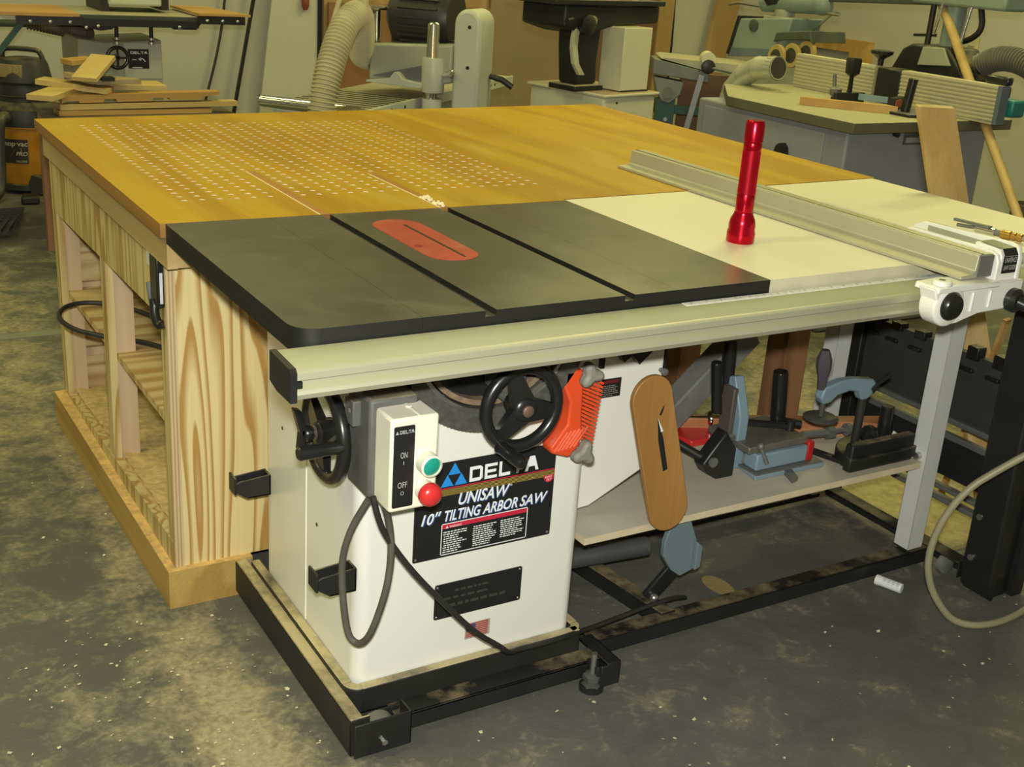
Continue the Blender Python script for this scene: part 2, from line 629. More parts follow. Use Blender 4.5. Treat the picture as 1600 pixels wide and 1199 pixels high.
m_chrome = M('chrome', (.75, .75, .72), .15, 1)
m_flex = M('cream_flex_hose', (.48, .43, .25), .6, 0, .06)
m_flexbk = M('dark_flex_hose', (.16, .15, .12), .5, 0, .1)
m_flexbr = M('brown_flex_hose', (.13, .10, .07), .6, 0, .1)
m_scrap = wood('pale_scrap_board', (.56, .40, .15), (.66, .49, .20), 'x', 3, 6, .08, .6, .12)
m_scrap2 = wood('orange_scrap_board', (.48, .27, .08), (.56, .34, .11), 'x', 3, 6, .08, .6, .12)
m_vacy = M('vac_orange', (.52, .23, .02), .4)
m_vacb = M('vac_black', (.03, .031, .03), .5, 0, .1, dust=.5, dcol=(.22, .18, .09))
m_vacd = M('vac_dusty_label', (.30, .22, .10), .6)
m_shapertop = M('shaper_table_iron', (.40, .385, .26), .5, .2, .06)
m_shaperedge = M('shaper_table_edge', (.13, .12, .075), .6)
m_shapercab = M('shaper_cabinet_gray', (.30, .31, .34), .5, 0, .04)
m_galv = M('galvanised_duct', (.58, .57, .46), .32, .45)
m_roller = M('tan_rubber_roller', (.45, .33, .12), .6)
m_fence = M('ribbed_fence', (.50, .46, .32), .5, .2, .03)
m_rubbermat = M('rubber_mat', (.05, .05, .045), .7)
m_outlet = M('outlet_plate', (.52, .48, .32), .5)
m_yellow = M('yellow_tag', (.65, .50, .03), .5)
m_handle = wood('pole_wood', (.48, .32, .11), (.58, .40, .16), 'z', 2, 9, .05, .5, .15)
m_rust = M('brown_can', (.09, .075, .05), .6)

# ---------------------------------------------------------------- the room
struct('floor', MB().box(-4.2, 6.15, -3.2, 5.75, -.06, 0), m_floor)
struct('wall_back', MB().box(-4.2, 6.15, 5.6, 5.75, 0, 3.4), m_wall)
struct('wall_right', MB().box(6.0, 6.15, -3.2, 5.6, 0, 3.4), m_wall)
struct('trim_1', MB().box(-.86, .19, 2.74, 2.80, 0, .004), M('floor_joint_strip', (.20, .20, .16), .6))

# ---------------------------------------------------------------- table saw
H = .89
saw = thing('table_saw', 'white cabinet table saw with cast iron top and black handwheels', 'table saw', (.44, .45, 0))


def sawtop():
    z0, z1, g = .852, H, .010
    mid = [(.2055, z0), (.2055, z1), (.316, z1), (.316, z1 - g), (.336, z1 - g), (.336, z1), (.588, z1), (.588, z1 - g), (.608, z1 - g), (.608, z1), (.6995, z1), (.6995, z0)]
    MB().prism(mid, 'y', 0, .688).build('table_casting', [m_iron_edge, m_iron_top], saw)
    lw = [(.205, 0), (.205, .688), (0, .688)] + arc(.04, .04, .04, 180, 270, 6)
    MB().prism(lw, 'z', z0, z1).build('extension_wing', [m_iron_edge, m_iron_top], saw)
    MB().prism([(.70, 0), (.914, 0), (.914, .688), (.70, .688)], 'z', z0, z1).build('extension_wing', [m_iron_edge, m_iron_top], saw)
    a, r = [], .052
    a = arc(.430, .562, r, 0, 180, 12) + arc(.430, .338, r, 180, 360, 12)
    tp = MB().prism(a, 'z', H - .006, H + .0006).build('throat_plate', m_insert, saw)
    MB().prism(rrect(.4415, .4465, .305, .565, .002, 3), 'z', H - .002, H + .0012).build('blade_slot', m_black, tp)
    MB().prism(arc(.395, .40, .008, 0, 350, 12), 'z', H - .002, H + .0011).build('finger_hole', M('dark_red', (.22, .015, .012), .6), tp)
    # mounting bosses, ribs under the castings
    MB().box(.02, .19, .03, .66, .835, .853).box(.73, .90, .03, .66, .835, .853).build('casting_rib', m_iron_edge, saw)


sawtop()

# cabinet body with the crescent opening for the tilt scale
cab = MB().prism(rrect(.197, .691, .205, .70, .028, 6), 'z', .06, .836).build('cabinet', m_white, saw, angle=50)
MB().box(.1955, .1985, .4555, .4585, .10, .83).build('panel_seam', M('seam_highlight', (.85, .84, .76), .4), cab)  # seam paler than the cabinet, its highlight put into the colour
for z, y in ((.475, .59), (.345, .40)):
    MB().cyl((.196, y, z), (.1978, y, z), .004, 10).build('screw_hole', m_black, cab)


def crescent(cx, cz, ro, ri, a0, a1, y0, y1, mat, name, par, n=24):
    mb = MB()
    poly = arc(cx, cz, ro, a0, a1, n) + arc(cx, cz, ri, a1, a0, n)
    vs, fs = [], []
    k = n + 1
    for t in (y0, y1):
        vs += [(p[0], t, p[1]) for p in poly]
    m = 2 * k
    for i in range(n):
        a, b, c, d = i, i + 1, m - 2 - i, m - 1 - i
        fs += [(a, b, c, d), (a + m, b + m, c + m, d + m), (a, b, b + m, a + m), (d, c, c + m, d + m)]
    fs += [(0, m - 1, 2 * m - 1, m), (k - 1, k, k + m, k - 1 + m)]
    mb.add(vs, fs)
    return mb.build(name, mat, par)


band = crescent(.445, .80, .203, .168, 203, 337, .168, .208, M('tilt_scale_steel', (.10, .098, .085), .5, .3, .3, 60), 'tilt_scale', saw)
tk = MB()
for i in range(56):
    a = rad(205 + i * 2.35)
    c, s_ = math.cos(a), math.sin(a)
    p = Vector((.445 + .2035 * c, .188, .80 + .2035 * s_))
    tk.obox(p, (.0006 * -s_, 0, .0006 * c), (0, .019, 0), (c * .0008, 0, s_ * .0008))
tk.build('scale_mark', M('scale_mark_paint', (.20, .19, .16), .5), band)
crescent(.445, .80, .168, .160, 205, 335, .170, .2085, m_bright, 'scale_rim', saw)
crescent(.445, .80, .160, .02, 183, 357, .2035, .2065, m_black, 'scale_opening', saw)
crescent(.445, .80, .156, .146, 215, 325, .180, .2085, M('brown_dust', (.20, .14, .09), .9, 0, .3, 60), 'sawdust_ledge', saw, 16)
MB().box(.44, .50, .150, .206, .675, .735).build('trunnion_bracket', m_gray_box, saw, bevel=.006)

# handwheels


def handwheel(c, axis, R, r, spoke0, name='handwheel'):
    ax = Vector(axis).normalized()
    a = Z if abs(ax.z) < .9 else X
    b = ax.cross(a).normalized()
    c = Vector(c)
    mb = MB()
    mb.torus(c, ax, R - r, r, 44, 14)
    for k in range(3):
        t = rad(spoke0 + 120 * k)
        d = a * math.cos(t) + b * math.sin(t)
        n = ax.cross(d)
        p0, p1 = c + d * .012 + ax * .004, c + d * (R - r)
        for i in range(1):
            mb.add([p0 + n * .022 + ax * .012, p0 - n * .022 + ax * .012, p1 - n * .011 + ax * .006, p1 + n * .011 + ax * .006,
                    p0 + n * .022 - ax * .006, p0 - n * .022 - ax * .006, p1 - n * .011 - ax * .006, p1 + n * .011 - ax * .006],
                   [(0, 1, 2, 3), (4, 7, 6, 5), (0, 3, 7, 4), (1, 5, 6, 2), (0, 4, 5, 1), (3, 2, 6, 7)])
    mb.lathe([(.02, -.03), (.026, -.01), (.026, .012), (.018, .02)], c, ax, 20)
    w = mb.build(name, m_blackp, saw, angle=50)
    return w


hw = handwheel((.459, .098, .668), (0, -1, 0), .085, .0115, 18)
MB().lathe([(.011, .016), (.011, .024), (.008, .026)], (.459, .098, .668), (0, -1, 0), 14).build('shaft_nut', M('rusty_nut', (.20, .13, .10), .5, .5), hw)
MB().cyl((.459, .10, .668), (.459, .206, .668), .011).build('shaft', m_gunmetal, hw)
MB().lathe([(.013, 0), (.011, .012), (.012, .03), (.0125, .072), (.008, .078)], (.417, .092, .600), (0, -1, 0), 16).build('crank_handle', m_blackp, hw)
hl = handwheel((.150, .248, .609), (-1, 0, 0), .095, .0125, 60)
MB().cyl((.150, .248, .609), (.198, .248, .609), .012).build('shaft', m_gunmetal, hl)
MB().lathe([(.013, 0), (.013, .022), (.007, .024), (.007, .03)], (.152, .248, .612), (-1, 0, 0), 14).build('shaft_nut', M('worn_nut', (.30, .20, .17), .4, .6), hl)
kb = MB().lathe([(.010, 0), (.014, .004), (.014, .016), (.010, .02)], (.127, .248, .612), (-1, 0, 0), 16)
kb.obox((.103, .250, .634), (.007, 0, -.002), (0, .010, 0), (-.007, 0, .026)).obox((.106, .250, .604), (.006, 0, .002), (0, .010, 0), (.002, 0, .02))
kb.build('lock_knob', m_blackp, hl, bevel=.004)
MB().lathe([(.010, 0), (.0115, .01), (.0125, .06), (.0125, .078), (.009, .082)], (.147, .163, .616), (-1, 0, 0), 16).build('crank_handle', m_blackp, hl)

# switch box on a gray backing box
gb = MB().box(.172, .262, .112, .205, .535, .715).build('switch_backing_box', m_gray_box, saw, bevel=.006)
MB().box(.196, .275, .168, .204, .700, .728).cyl((.226, .160, .708), (.226, .170, .708), .007, 8).build('mounting_strap', m_black, gb)
MB().box(.158, .176, .150, .185, .655, .70).cyl((.156, .165, .68), (.16, .165, .68), .005, 10).build('conduit_lug', m_gray_box, gb, bevel=.006)
sw = MB().box(.184, .272, .054, .122, .532, .701).build('switch_box', m_ivory, saw, bevel=.005)
MB().box(.235, .241, .0535, .115, .700, .7025).cyl((.237, .1, .699), (.237, .1, .7035), .006, 12).build('lid_rib', m_ivory, sw, bevel=.001)
MB().prism(rrect(.189, .227, .541, .688, .003, 3), 'y', .0528, .055).build('switch_label', m_plate, sw)
t = MB()
techno(t, 'DELTA', (.199, .0522, .6745), X, Z, .0062, .026)
t.flat([(0, 0), (.006, 0), (.003, .006)], (.1912, .0522, .6745), X, Z)
text(t, 'ON', (.2015, .0522, .631), X, Z, .0105, .0125)
text(t, 'OFF', (.198, .0522, .577), X, Z, .0105, .0175)
t.quad((.2070, .0522, .619), X * .0012, Z * .006)
for i in range(12):
    a, b_ = rad(i * 30), rad(i * 30 + 30)
    t.add([(.2065 + q * math.cos(w_), .0522, .567 + q * math.sin(w_)) for q, w_ in ((.0034, a), (.0034, b_), (.0026, b_), (.0026, a))], [(0, 1, 2, 3)])
t.build('lettering', M('switch_print', (.40, .41, .42), .5), sw)
MB().lathe([(.020, 0), (.0195, .024), (.0165, .026), (.0160, .020)], (.2495, .055, .617), (0, -1, 0), 28).build('button_collar', m_ivory, sw)
MB().lathe([(.0162, .014), (.0162, .022), (.013, .0245), (0, .0255)], (.2495, .055, .617), (0, -1, 0), 28).build('start_button', m_green, sw)
MB().lathe([(.018, 0), (.016, .016)], (.2475, .055, .567), (0, -1, 0), 24).build('button_collar', m_ivory, sw)
MB().lathe([(.011, .01), (.012, .018), (.0205, .021), (.0205, .028), (.018, .034), (.011, .038), (0, .040)], (.2475, .055, .567), (0, -1, 0), 28).build('stop_button', m_red, sw)

# maker's plate
x0, x1, z0, z1 = .309, .613, .333, .531
npl = MB().prism(rrect(x0, x1, z0, z1, .003, 3), 'y', .2030, .2055).build('nameplate', m_plate, saw)
yy = .2025
t = MB()
for ax_, az_ in ((.3885, .515), (.3740, .492), (.4030, .492)):
    t.flat([(-.0135, -.0105), (.0135, -.0105), (0, .0135)], (ax_, yy, az_), X, Z)
t.build('logo_triangle', m_blue, npl)
t = MB()
techno(t, 'DELTA', (.421, yy, .4825), X, Z, .031, .153)
text(t, 'UNISAW', (.400, yy - .0003, .4395), X, Z, .0235, .112, .28, .018)
text(t, '\u00ae', (.512, yy - .0003, .458), X, Z, .0045)
text(t, '10\u2033', (.323, yy - .0003, .4095), X, Z, .0215, .042, .28, .018)
text(t, 'TILTING', (.372, yy - .0003, .4095), X, Z, .0215, .078, .28, .018)
text(t, 'ARBOR', (.4535, yy - .0003, .4095), X, Z, .0215, .078, .28, .018)
text(t, 'SAW', (.5365, yy - .0003, .4095), X, Z, .0215, .064, .28, .018)
wx0, wx1, wz0, wz1 = .3665, .557, .3375, .4045
for q in ((wx0, wz0, wx1 - wx0, .0018), (wx0, wz1 - .0018, wx1 - wx0, .0018), (wx0, wz0, .0018, wz1 - wz0), (wx1 - .0018, wz0, .0018, wz1 - wz0)):
    t.quad((q[0], yy, q[1]), X * q[2], Z * q[3])
text(t, 'WARNING', (.3835, yy - .0004, .3945), X, Z, .0045, .026)
t.flat([(0, 0), (.006, 0), (.003, .0055)], (.3755, yy - .0004, .3943), X, Z)
for i, (mx, mz0, mh, n) in enumerate(((.371, .3415, .047, 10), (.4345, .3425, .0455, 10), (.4955, .349, .0395, 9))):
    micro(t, (mx, yy, mz0), X, Z, .054, mh, n, i + 1)
t.build('lettering', m_print, npl)
t = MB()
for s_, xx, zz, ww, hh in (('UNISAW', .402, .4375, .112, .0235), ('10\u2033', .325, .4075, .042, .0215), ('TILTING', .374, .4075, .078, .0215), ('ARBOR', .4555, .4075, .078, .0215), ('SAW', .5385, .4075, .064, .0215)):
    text(t, s_, (xx, yy + .0002, zz), X, Z, hh, ww, .28, .025)
t.build('lettering_shadow', m_print_blue, npl)
t = MB()
t.quad((x0, yy + .0001, .4765), X * (x1 - x0), Z * .0022)
t.quad((wx0 + .0018, yy + .0001, .3935), X * (wx1 - wx0 - .0036), Z * .0095)
for i in range(12):
    a, b_ = rad(180 + i * 15), rad(195 + i * 15)
    t.add([(.600, yy, .4655), (.600 + .0125 * math.cos(a), yy, .4655 + .0155 * math.sin(a)), (.600 + .0125 * math.cos(b_), yy, .4655 + .0155 * math.sin(b_))], [(0, 1, 2)])
t.build('red_band', m_pred, npl)
t = MB()
for i in range(5):
    t.quad((x0, yy + .0001, .4738 - i * .0027), X * (x1 - x0), Z * .0015)
t.build('gold_stripe', m_gold, npl)
t = MB()
text(t, 'RIGHT', (.5905, yy - .0003, .4595), X, Z, .0045, .017, .2)
text(t, 'TILT', (.5945, yy - .0003, .4535), X, Z, .0045, .012, .2)
t.build('badge_lettering', m_print, npl)
t = MB()
for qx in (x0 + .006, x1 - .006):
    t.lathe([(.003, 0), (.002, .0015), (0, .0018)], (qx, .203, z0 + .006), (0, -1, 0), 10)
t.build('rivet', m_bright, npl)

spl = MB().prism(rrect(.360, .555, .1965, .273, .004, 3), 'y', .2030, .2055).build('owner_plate', m_plate, saw)
t = MB()
for (mx, mz, mw_, sd) in ((.402, .2495, .098, 3), (.378, .2345, .158, 4)):
    micro(t, (mx, yy, mz), X, Z, mw_, .0115, 1, sd)
micro(t, (.386, yy, .2170), X, Z, .142, .015, 1, 6)
t.build('lettering', m_dim, spl)
t = MB()
for qx in (.3655, .5495):
    for qz in (.202, .2675):
        t.lathe([(.0025, 0), (.0015, .0012), (0, .0014)], (qx, .203, qz), (0, -1, 0), 8)
t.build('rivet', m_bright, spl)
fl = MB().box(.4325, .4885, .2040, .2055, .134, .1695).build('flag_sticker', M('sticker_silver', (.38, .34, .28), .5), saw)
t = MB()
for i in range(7):
    t.quad((.4345, .2037, .1375 + i * .0046), X * .0495, Z * .0032)
t.build('red_stripe', M('flag_red', (.40, .07, .07), .5), fl)
MB().quad((.4345, .2034, .1510), X * .021, Z * .0165).build('blue_canton', M('flag_blue', (.07, .06, .18), .5), fl)

# cord hooks on the left side
for k, (y, z) in enumerate(((.660, .318), (.205, .327))):
    mb = MB()
    w = .036
    prof = [(.197, z + .022), (.197, z - .026), (.145, z - .026), (.120, z - .008), (.120, z + .012), (.128, z + .016)]
    for yq in (y, y + w - .004):
        mb.prism(prof, 'y', yq, yq + .004)
    mb.box(.145, .197, y, y + w, z - .026, z - .021)
    mb.box(.192, .197, y, y + w, z - .026, z + .022)
    mb.box(.117, .122, y - .002, y + w + .002, z - .012, z + .026)
    mb.build('cord_hook', m_black_dust, saw, bevel=.0015)

# motor cover on the right side
mc = MB()
mc.prism([(.66, .330), (.705, .314), (.775, .318), (.935, .395), (.935, .836), (.66, .836)], 'y', .30, .68)
mc = mc.build('motor_cover', m_white, saw, bevel=.004)
MB().box(.936, .940, .30, .68, .41, .836).build('cover_shadow_gap', m_black, mc)  # black strip standing in for the shadow beside the cover
lb = MB().box(.7725, .826, .2985, .3005, .566, .607).build('warning_label', m_plate, mc)
t = MB()
micro(t, (.775, .2980, .568), X, Z, .049, .026, 6, 9)
t.build('lettering', M('label_print', (.22, .2, .18), .5), lb)
MB().quad((.778, .2980, .597), X * .040, Z * .007).build('red_band', M('label_red', (.13, .01, .015), .5), lb)
MB().prism([(.775, .70), (.818, .645), (.838, .658), (.858, .636), (.888, .660), (.888, .70)], 'y', .284, .299).build('cover_flap', m_black, mc)
MB().box(.765, .775, .292, .300, .635, .70).build('hinge', m_black, mc)
MB().lathe([(.005, 0), (.005, .010), (.008, .012), (.008, .018), (0, .02)], (.927, .300, .610), (0, -1, 0), 12).build('hanging_bolt', m_gunmetal, mc)

# front rail
rail = MB()
ry0, ry1, rx0, rx1 = -.088, -.004, -.032, 1.96
prof = [(ry1, .866), (ry0 + .006, .863), (ry0, .858), (ry0, .848), (ry0 + .010, .846), (ry0 + .010, .838), (ry0 + .002, .832), (ry0, .826), (ry0 + .004, .818), (ry1 - .03, .818), (ry1, .825)]
rail.prism(prof, 'x', rx0, rx1)
rail = rail.build('front_rail', [m_alu, m_alu_top], saw)
MB().prism([(ry1, .868), (ry0 + .005, .865), (ry0 - .001, .859), (ry0 - .001, .815), (ry1 - .03, .815), (ry1, .822)], 'x', rx0 - .010, rx0).box(rx0 - .001, rx0 + .008, ry0 - .0005, ry0 + .012, .836, .846).build('end_cap', m_black, rail)
tape = MB().box(.708, 1.94, -.020, -.004, .8655, .8668).build('scale_tape', M('tape_silver', (.66, .66, .62), .5), rail)
t = MB()
rnd = random.Random(4)
for i in range(72):
    xx = .72 + i * .0168
    t.quad((xx, -.0198, .8670), X * .0012, Y * (.0065 if i % 4 == 0 else .004))
    if i % 2 == 0:
        t.quad((xx + .003, -.0115, .8670), X * .004, Y * .0035)
t.build('scale_mark', M('tape_print', (.25, .22, .22), .5), tape)
t = MB()
for i in range(1, 34):
    text(t, str(i), (.727 + i * .0362, -.0125, .8671), X, Y, .0045)
t.build('scale_number', M('tape_digits', (.28, .12, .12), .5), tape)
MB().box(.19, .30, -.03, .01, .806, .846).box(.80, .90, -.03, .01, .806, .852).build('rail_bracket', m_black, rail)

# power cords
A = [(.190, .085, .535), (.206, .10, .50), (.214, .10, .448), (.213, .10, .40), (.205, .10, .348), (.184, .105, .275), (.178, .13, .238), (.172, .15, .228), (.160, .16, .245), (.151, .165, .334), (.149, .165, .399), (.160, .155, .46), (.182, .13, .525)]
MB().tube(A, .0065, 10, sm=2).build('motor_cord', m_cord_dust, saw)
B_ = [(.176, .10, .545), (.183, .095, .51), (.199, .10, .47), (.251, .10, .389), (.318, .10, .307), (.397, .105, .216), (.464, .115, .161), (.500, .145, .120), (.535, .158, .113), (.575, .155, .112), (.673, .175, .10), (.75, .22, .068), (.824, .235, .063), (.90, .245, .063), (.997, .255, .063), (1.08, .30, .02)]
MB().tube(B_, .0055, 10, sm=2).build('supply_cord', m_cord, saw)

# ---------------------------------------------------------------- mobile base
mbase = thing('mobile_base', 'black steel wheeled base frame under the white saw and its extension legs', 'mobile base', (.9, .4, 0))


def angle_bar(a0, a1, along, outer, z0, z1, w, name, mat=m_black_dust, t=.005):
    """L section: vertical web at `outer`, flat top flange of width w reaching inward (w may be negative)"""
    mb = MB()
    o2 = outer + (t if w > 0 else -t)
    i2 = outer + w
    if along == 'y':
        mb.box(min(outer, o2), max(outer, o2), a0, a1, z0, z1).box(min(outer, i2), max(outer, i2), a0, a1, z1 - t, z1)
    else:
        mb.box(a0, a1, min(outer, o2), max(outer, o2), z0, z1).box(a0, a1, min(outer, i2), max(outer, i2), z1 - t, z1)
    return mb.build(name, mat, mbase, bevel=.002)


# cradle round the saw cabinet
cr = MB()
cr.prism(rrect(.176, .712, .184, .735, .035, 6), 'z', .045, .051)
for q in ((.1755, .1965, .215, .735), (.6915, .7125, .215, .735)):
    cr.box(q[0], q[1], q[2], q[3], .045, .099)
cr.box(.205, .70, .1835, .2045, .045, .099)
cr.prism(arc(.208, .216, .0325, 180, 270, 6) + arc(.208, .216, .0118, 270, 180, 6), 'z', .045, .099)
cr.prism(arc(.680, .216, .0325, 270, 360, 6) + arc(.680, .216, .0118, 360, 270, 6), 'z', .045, .099)
cr.build('cabinet_cradle', m_black_heavy, mbase, bevel=.003)
MB().box(.1745, .1760, .447, .450, .045, .100).build('cradle_joint', m_black, mbase)
mb = MB().box(.150, .156, .114, .80, .010, .088).box(.150, .178, .114, .80, .082, .088).box(.150, .19, .114, .120, .010, .09)
mb.build('side_rail', m_black_heavy, mbase, bevel=.003)
# front corner caster in its open box
bx = MB().box(.156, .272, .106, .111, .008, .080).box(.267, .272, .106, .150, .008, .080).box(.156, .272, .160, .164, .008, .06)
bx.build('caster_box', m_black, mbase, bevel=.002)
MB().cyl((.214, .098, .032), (.214, .106, .032), .006, 6).build('axle_bolt', m_bright, mbase)
MB().lathe([(.030, -.014), (.036, -.010), (.036, .010), (.030, .014)], (.214, .134, .038), (0, 1, 0), 28).cyl((.214, .112, .038), (.214, .156, .038), .008).build('caster_wheel', M('gray_caster', (.13, .13, .11), .7, 0, .2), mbase)
MB().lathe([(.030, -.014), (.036, -.010), (.036, .010), (.030, .014)], (.176, .775, .052), (1, 0, 0), 28).build('caster_wheel', M('gray_caster_rear', (.20, .19, .15), .7, 0, .2), mbase)
# front rail and its end block with the leveling foot
fr = MB().box(.255, .725, .138, .144, .014, .050).box(.255, .725, .138, .184, .044, .050)
fr.build('front_rail', m_black_dust, mbase, bevel=.002)
eb = MB().box(.700, .748, .098, .104, .008, .058).box(.743, .748, .098, .21, .008, .062).box(.715, .748, .098, .21, .057, .062).box(.690, .7, .10, .14, .02, .058)
eb.build('end_bracket', m_black, mbase, bevel=.002)
MB().cyl((.690, .115, .03), (.690, .115, .085), .0065, 12).build('leveling_screw', m_bright, mbase)
MB().lathe([(.024, 0), (.026, .004), (.022, .012), (.012, .016), (.012, .022), (.020, .024), (.020, .034), (.010, .040)], (.690, .115, 0), (0, 0, 1), 6).build('leveling_foot', M('foot_gray', (.07, .07, .07), .5), mbase)
MB().lathe([(.026, 0), (.026, .010), (.02, .012)], (.690, .115, .0), (0, 0, 1), 18).build('foot_pad', m_black, mbase)
# extension frame
angle_bar(.745, 1.80, 'x', .196, .012, .050, .04, 'extension_rail')
angle_bar(.72, 1.80, 'x', .600, .012, .050, -.04, 'extension_rail')
angle_bar(.10, .60, 'y', 1.830, .012, .056, -.045, 'end_rail')
MB().box(1.79, 1.83, .10, .104, .012, .056).build('end_plate', m_black, mbase, bevel=.002)
MB().lathe([(.020, -.010), (.025, -.008), (.025, .008), (.020, .010)], (1.800, .150, .025), (0, 1, 0), 20).build('caster_wheel', M('gray_caster_right', (.16, .16, .15), .6), mbase)
MB().prism([(.90, .56), (.94, .56), (.985, .22), (.945, .22)], 'z', .018, .056).build('cross_bar', m_black_dust, mbase, bevel=.002)
# foot pedal mechanism
MB().cyl((.74, .48, .085), (1.045, .42, .105), .024, 16).build('pedal_shaft', M('pedal_shaft_gray', (.06, .06, .062), .5), mbase)
pd = MB().prism([(.946, .225), (.958, .262), (1.012, .268), (1.036, .215), (1.044, .190), (1.044, .140), (1.000, .128), (.972, .150), (.946, .192)], 'y', .238, .252)
pd.prism([(1.030, .213), (1.046, .200), (1.046, .148), (1.030, .142)], 'y', .225, .238)
pd = pd.build('foot_pedal', m_bluedark, mbase, bevel=.002)
MB().bar((1.02, .26, .16), (.955, .285, .060), .04, .012, (0, 1, 0)).build('pedal_arm', m_black, pd, bevel=.003)
MB().ball((.962, .272, .063), .011, 12).build('pivot_bolt', m_bright, pd)
MB().torus((1.045, .30, .12), (0, 1, 0), .025, .004, 20, 8).build('pedal_spring', m_black, pd)

# ---------------------------------------------------------------- extension table
ext = thing('extension_table', 'cream laminate extension table joined to the right of the saw top', 'extension table', (1.45, .37, .05))
MB().prism([(.916, .003), (1.955, .003), (1.955, .742), (.916, .700)], 'z', .848, H - .001).build('tabletop', [m_lam_edge, m_laminate], ext)
MB().box(.95, 1.93, .03, .05, .79, .848).box(.95, 1.93, .64, .66, .79, .848).build('apron', m_black, ext)


def ext_leg(x0, y0, z0, z1):
    lg = MB().box(x0, x0 + .052, y0, y0 + .004, z0, z1).box(x0, x0 + .004, y0, y0 + .048, z0, z1).box(x0 + .048, x0 + .052, y0, y0 + .048, z0, z1).box(x0, x0 + .052, y0 + .044, y0 + .048, z0, z1)
    return lg.build('leg', m_leg, ext, bevel=.003)


ext_leg(1.712, .200, .056, .80)
ext_leg(1.712, .545, .056, .80)
MB().cyl((1.698, .222, .312), (1.713, .222, .312), .009, 12).build('leg_bolt', m_bright, ext)
MB().bar((1.708, .232, .318), (1.705, .31, .335), .003, .020).build('leg_tab', m_white, ext)

shelf = MB().prism([(.705, .208), (1.708, .208), (1.708, .56), (.705, .62)], 'z', .284, .300).build('shelf_board', [m_shelf_edge, m_shelf])
tag(shelf, 'pale board shelf holding saw accessories low between the cabinet and gray legs', 'shelf')

# ---------------------------------------------------------------- rip fence
fence = thing('rip_fence', 'silver aluminium rip fence with white cast head lying across the cream table', 'rip fence', (1.34, .45, H))
fp = [(1.287, .8905), (1.288, .897), (1.318, .899), (1.326, .905), (1.328, .934), (1.334, .938), (1.340, .936), (1.343, .938), (1.345, .9365), (1.370, .9365), (1.372, .93), (1.372, .8905)]
ex = MB()
ex.prism([(a, b) for a, b in fp], 'y', -.118, 1.015)
ex.build('fence_extrusion', m_alu, fence, bevel=.0012)
MB().box(1.339, 1.3415, -.117, 1.014, .935, .9375).build('extrusion_slot', m_groove, fence)
MB().box(1.331, 1.371, -.1205, -.1175, .893, .934).build('extrusion_end', M('extrusion_end_gray', (.13, .135, .12), .5), fence)
# support block behind the extrusion and the casting riding on the rail
hd = MB()
hd.prism([(-.128, .868), (.08, .868), (.12, .90), (.12, .930), (.09, .940), (-.105, .940), (-.122, .934), (-.128, .92)], 'x', 1.375, 1.385)
hd.prism([(-.128, .868), (.10, .868), (.14, .90), (.14, .932), (.11, .944), (-.10, .950), (-.122, .944), (-.128, .925)], 'x', 1.436, 1.448)
hd.prism([(-.126, .868), (-.126, .930), (-.118, .943), (-.06, .946), (-.05, .868)], 'x', 1.385, 1.436)
hd.box(1.385, 1.436, -.06, .10, .868, .895)
hd.prism([(1.374, .10), (1.388, .10), (1.400, .36), (1.374, .36)], 'z', .905, .934)
hd.prism([(1.195, .884), (1.448, .884), (1.448, .840), (1.40, .828), (1.33, .826), (1.27, .812), (1.235, .812), (1.212, .83), (1.205, .86)], 'y', -.140, -.100)
hd.prism([(1.200, .8755), (1.203, .888), (1.255, .890), (1.375, .886), (1.375, .8755)], 'y', -.143, -.085)
hd.lathe([(.042, 0), (.042, .036), (.036, .04)], (1.243, -.102, .850), (0, -1, 0), 28)
hd.lathe([(.020, 0), (.018, .010)], (1.228, -.125, .888), (0, 0, 1), 18)
hd.box(1.300, 1.306, -.144, -.139, .832, .872).box(1.35, 1.356, -.144, -.139, .836, .872)
hd = hd.build('saw_guide_head', m_white, fence, bevel=.003)
MB().lathe([(.028, .036), (.028, .042), (.022, .050), (0, .054)], (1.243, -.104, .850), (0, -1, 0), 28).build('adjusting_knob', m_blackp, hd)
MB().cyl((1.2275, -.125, .8975), (1.2275, -.125, .8985), .006, 12).build('screw_socket', m_groove, hd)
MB().box(1.4345, 1.4358, -.045, .10, .896, .938).box(1.386, 1.434, -.045, .10, .8955, .897).build('channel_shade', M('channel_shade_gray', (.33, .31, .22), .6), hd)  # gray sheets added so the inside of the channel looks shaded
gl = MB().prism([(1.392, .897), (1.432, .897), (1.432, .932), (1.392, .932)], 'y', -.1278, -.1258)
gl.add([(1.392, -.1278, .932), (1.432, -.1278, .932), (1.432, -.119, .9445), (1.392, -.119, .9445), (1.432, -.065, .9475), (1.392, -.065, .9475)], [(0, 1, 2, 3), (3, 2, 4, 5)])
gl = gl.build('guide_label', m_plate, hd)
t = MB()
text(t, 'UNIFENCE', (1.3945, -.1282, .9185), X, Z, .0095, .035)
text(t, 'SAW GUIDE', (1.3945, -.1282, .9035), X, Z, .0095, .035)
t.quad((1.393, -.1282, .9305), X * .038, Z * .0007)
t.build('lettering', M('guide_print', (.5, .5, .48), .5), gl)
MB().lathe([(.024, 0), (.024, .012), (.016, .02)], (1.4225, -.140, .846), (0, -1, 0), 22).cyl((1.42, -.155, .846), (1.50, -.27, .80), .012).build('clamp_lever', m_blackp, hd)

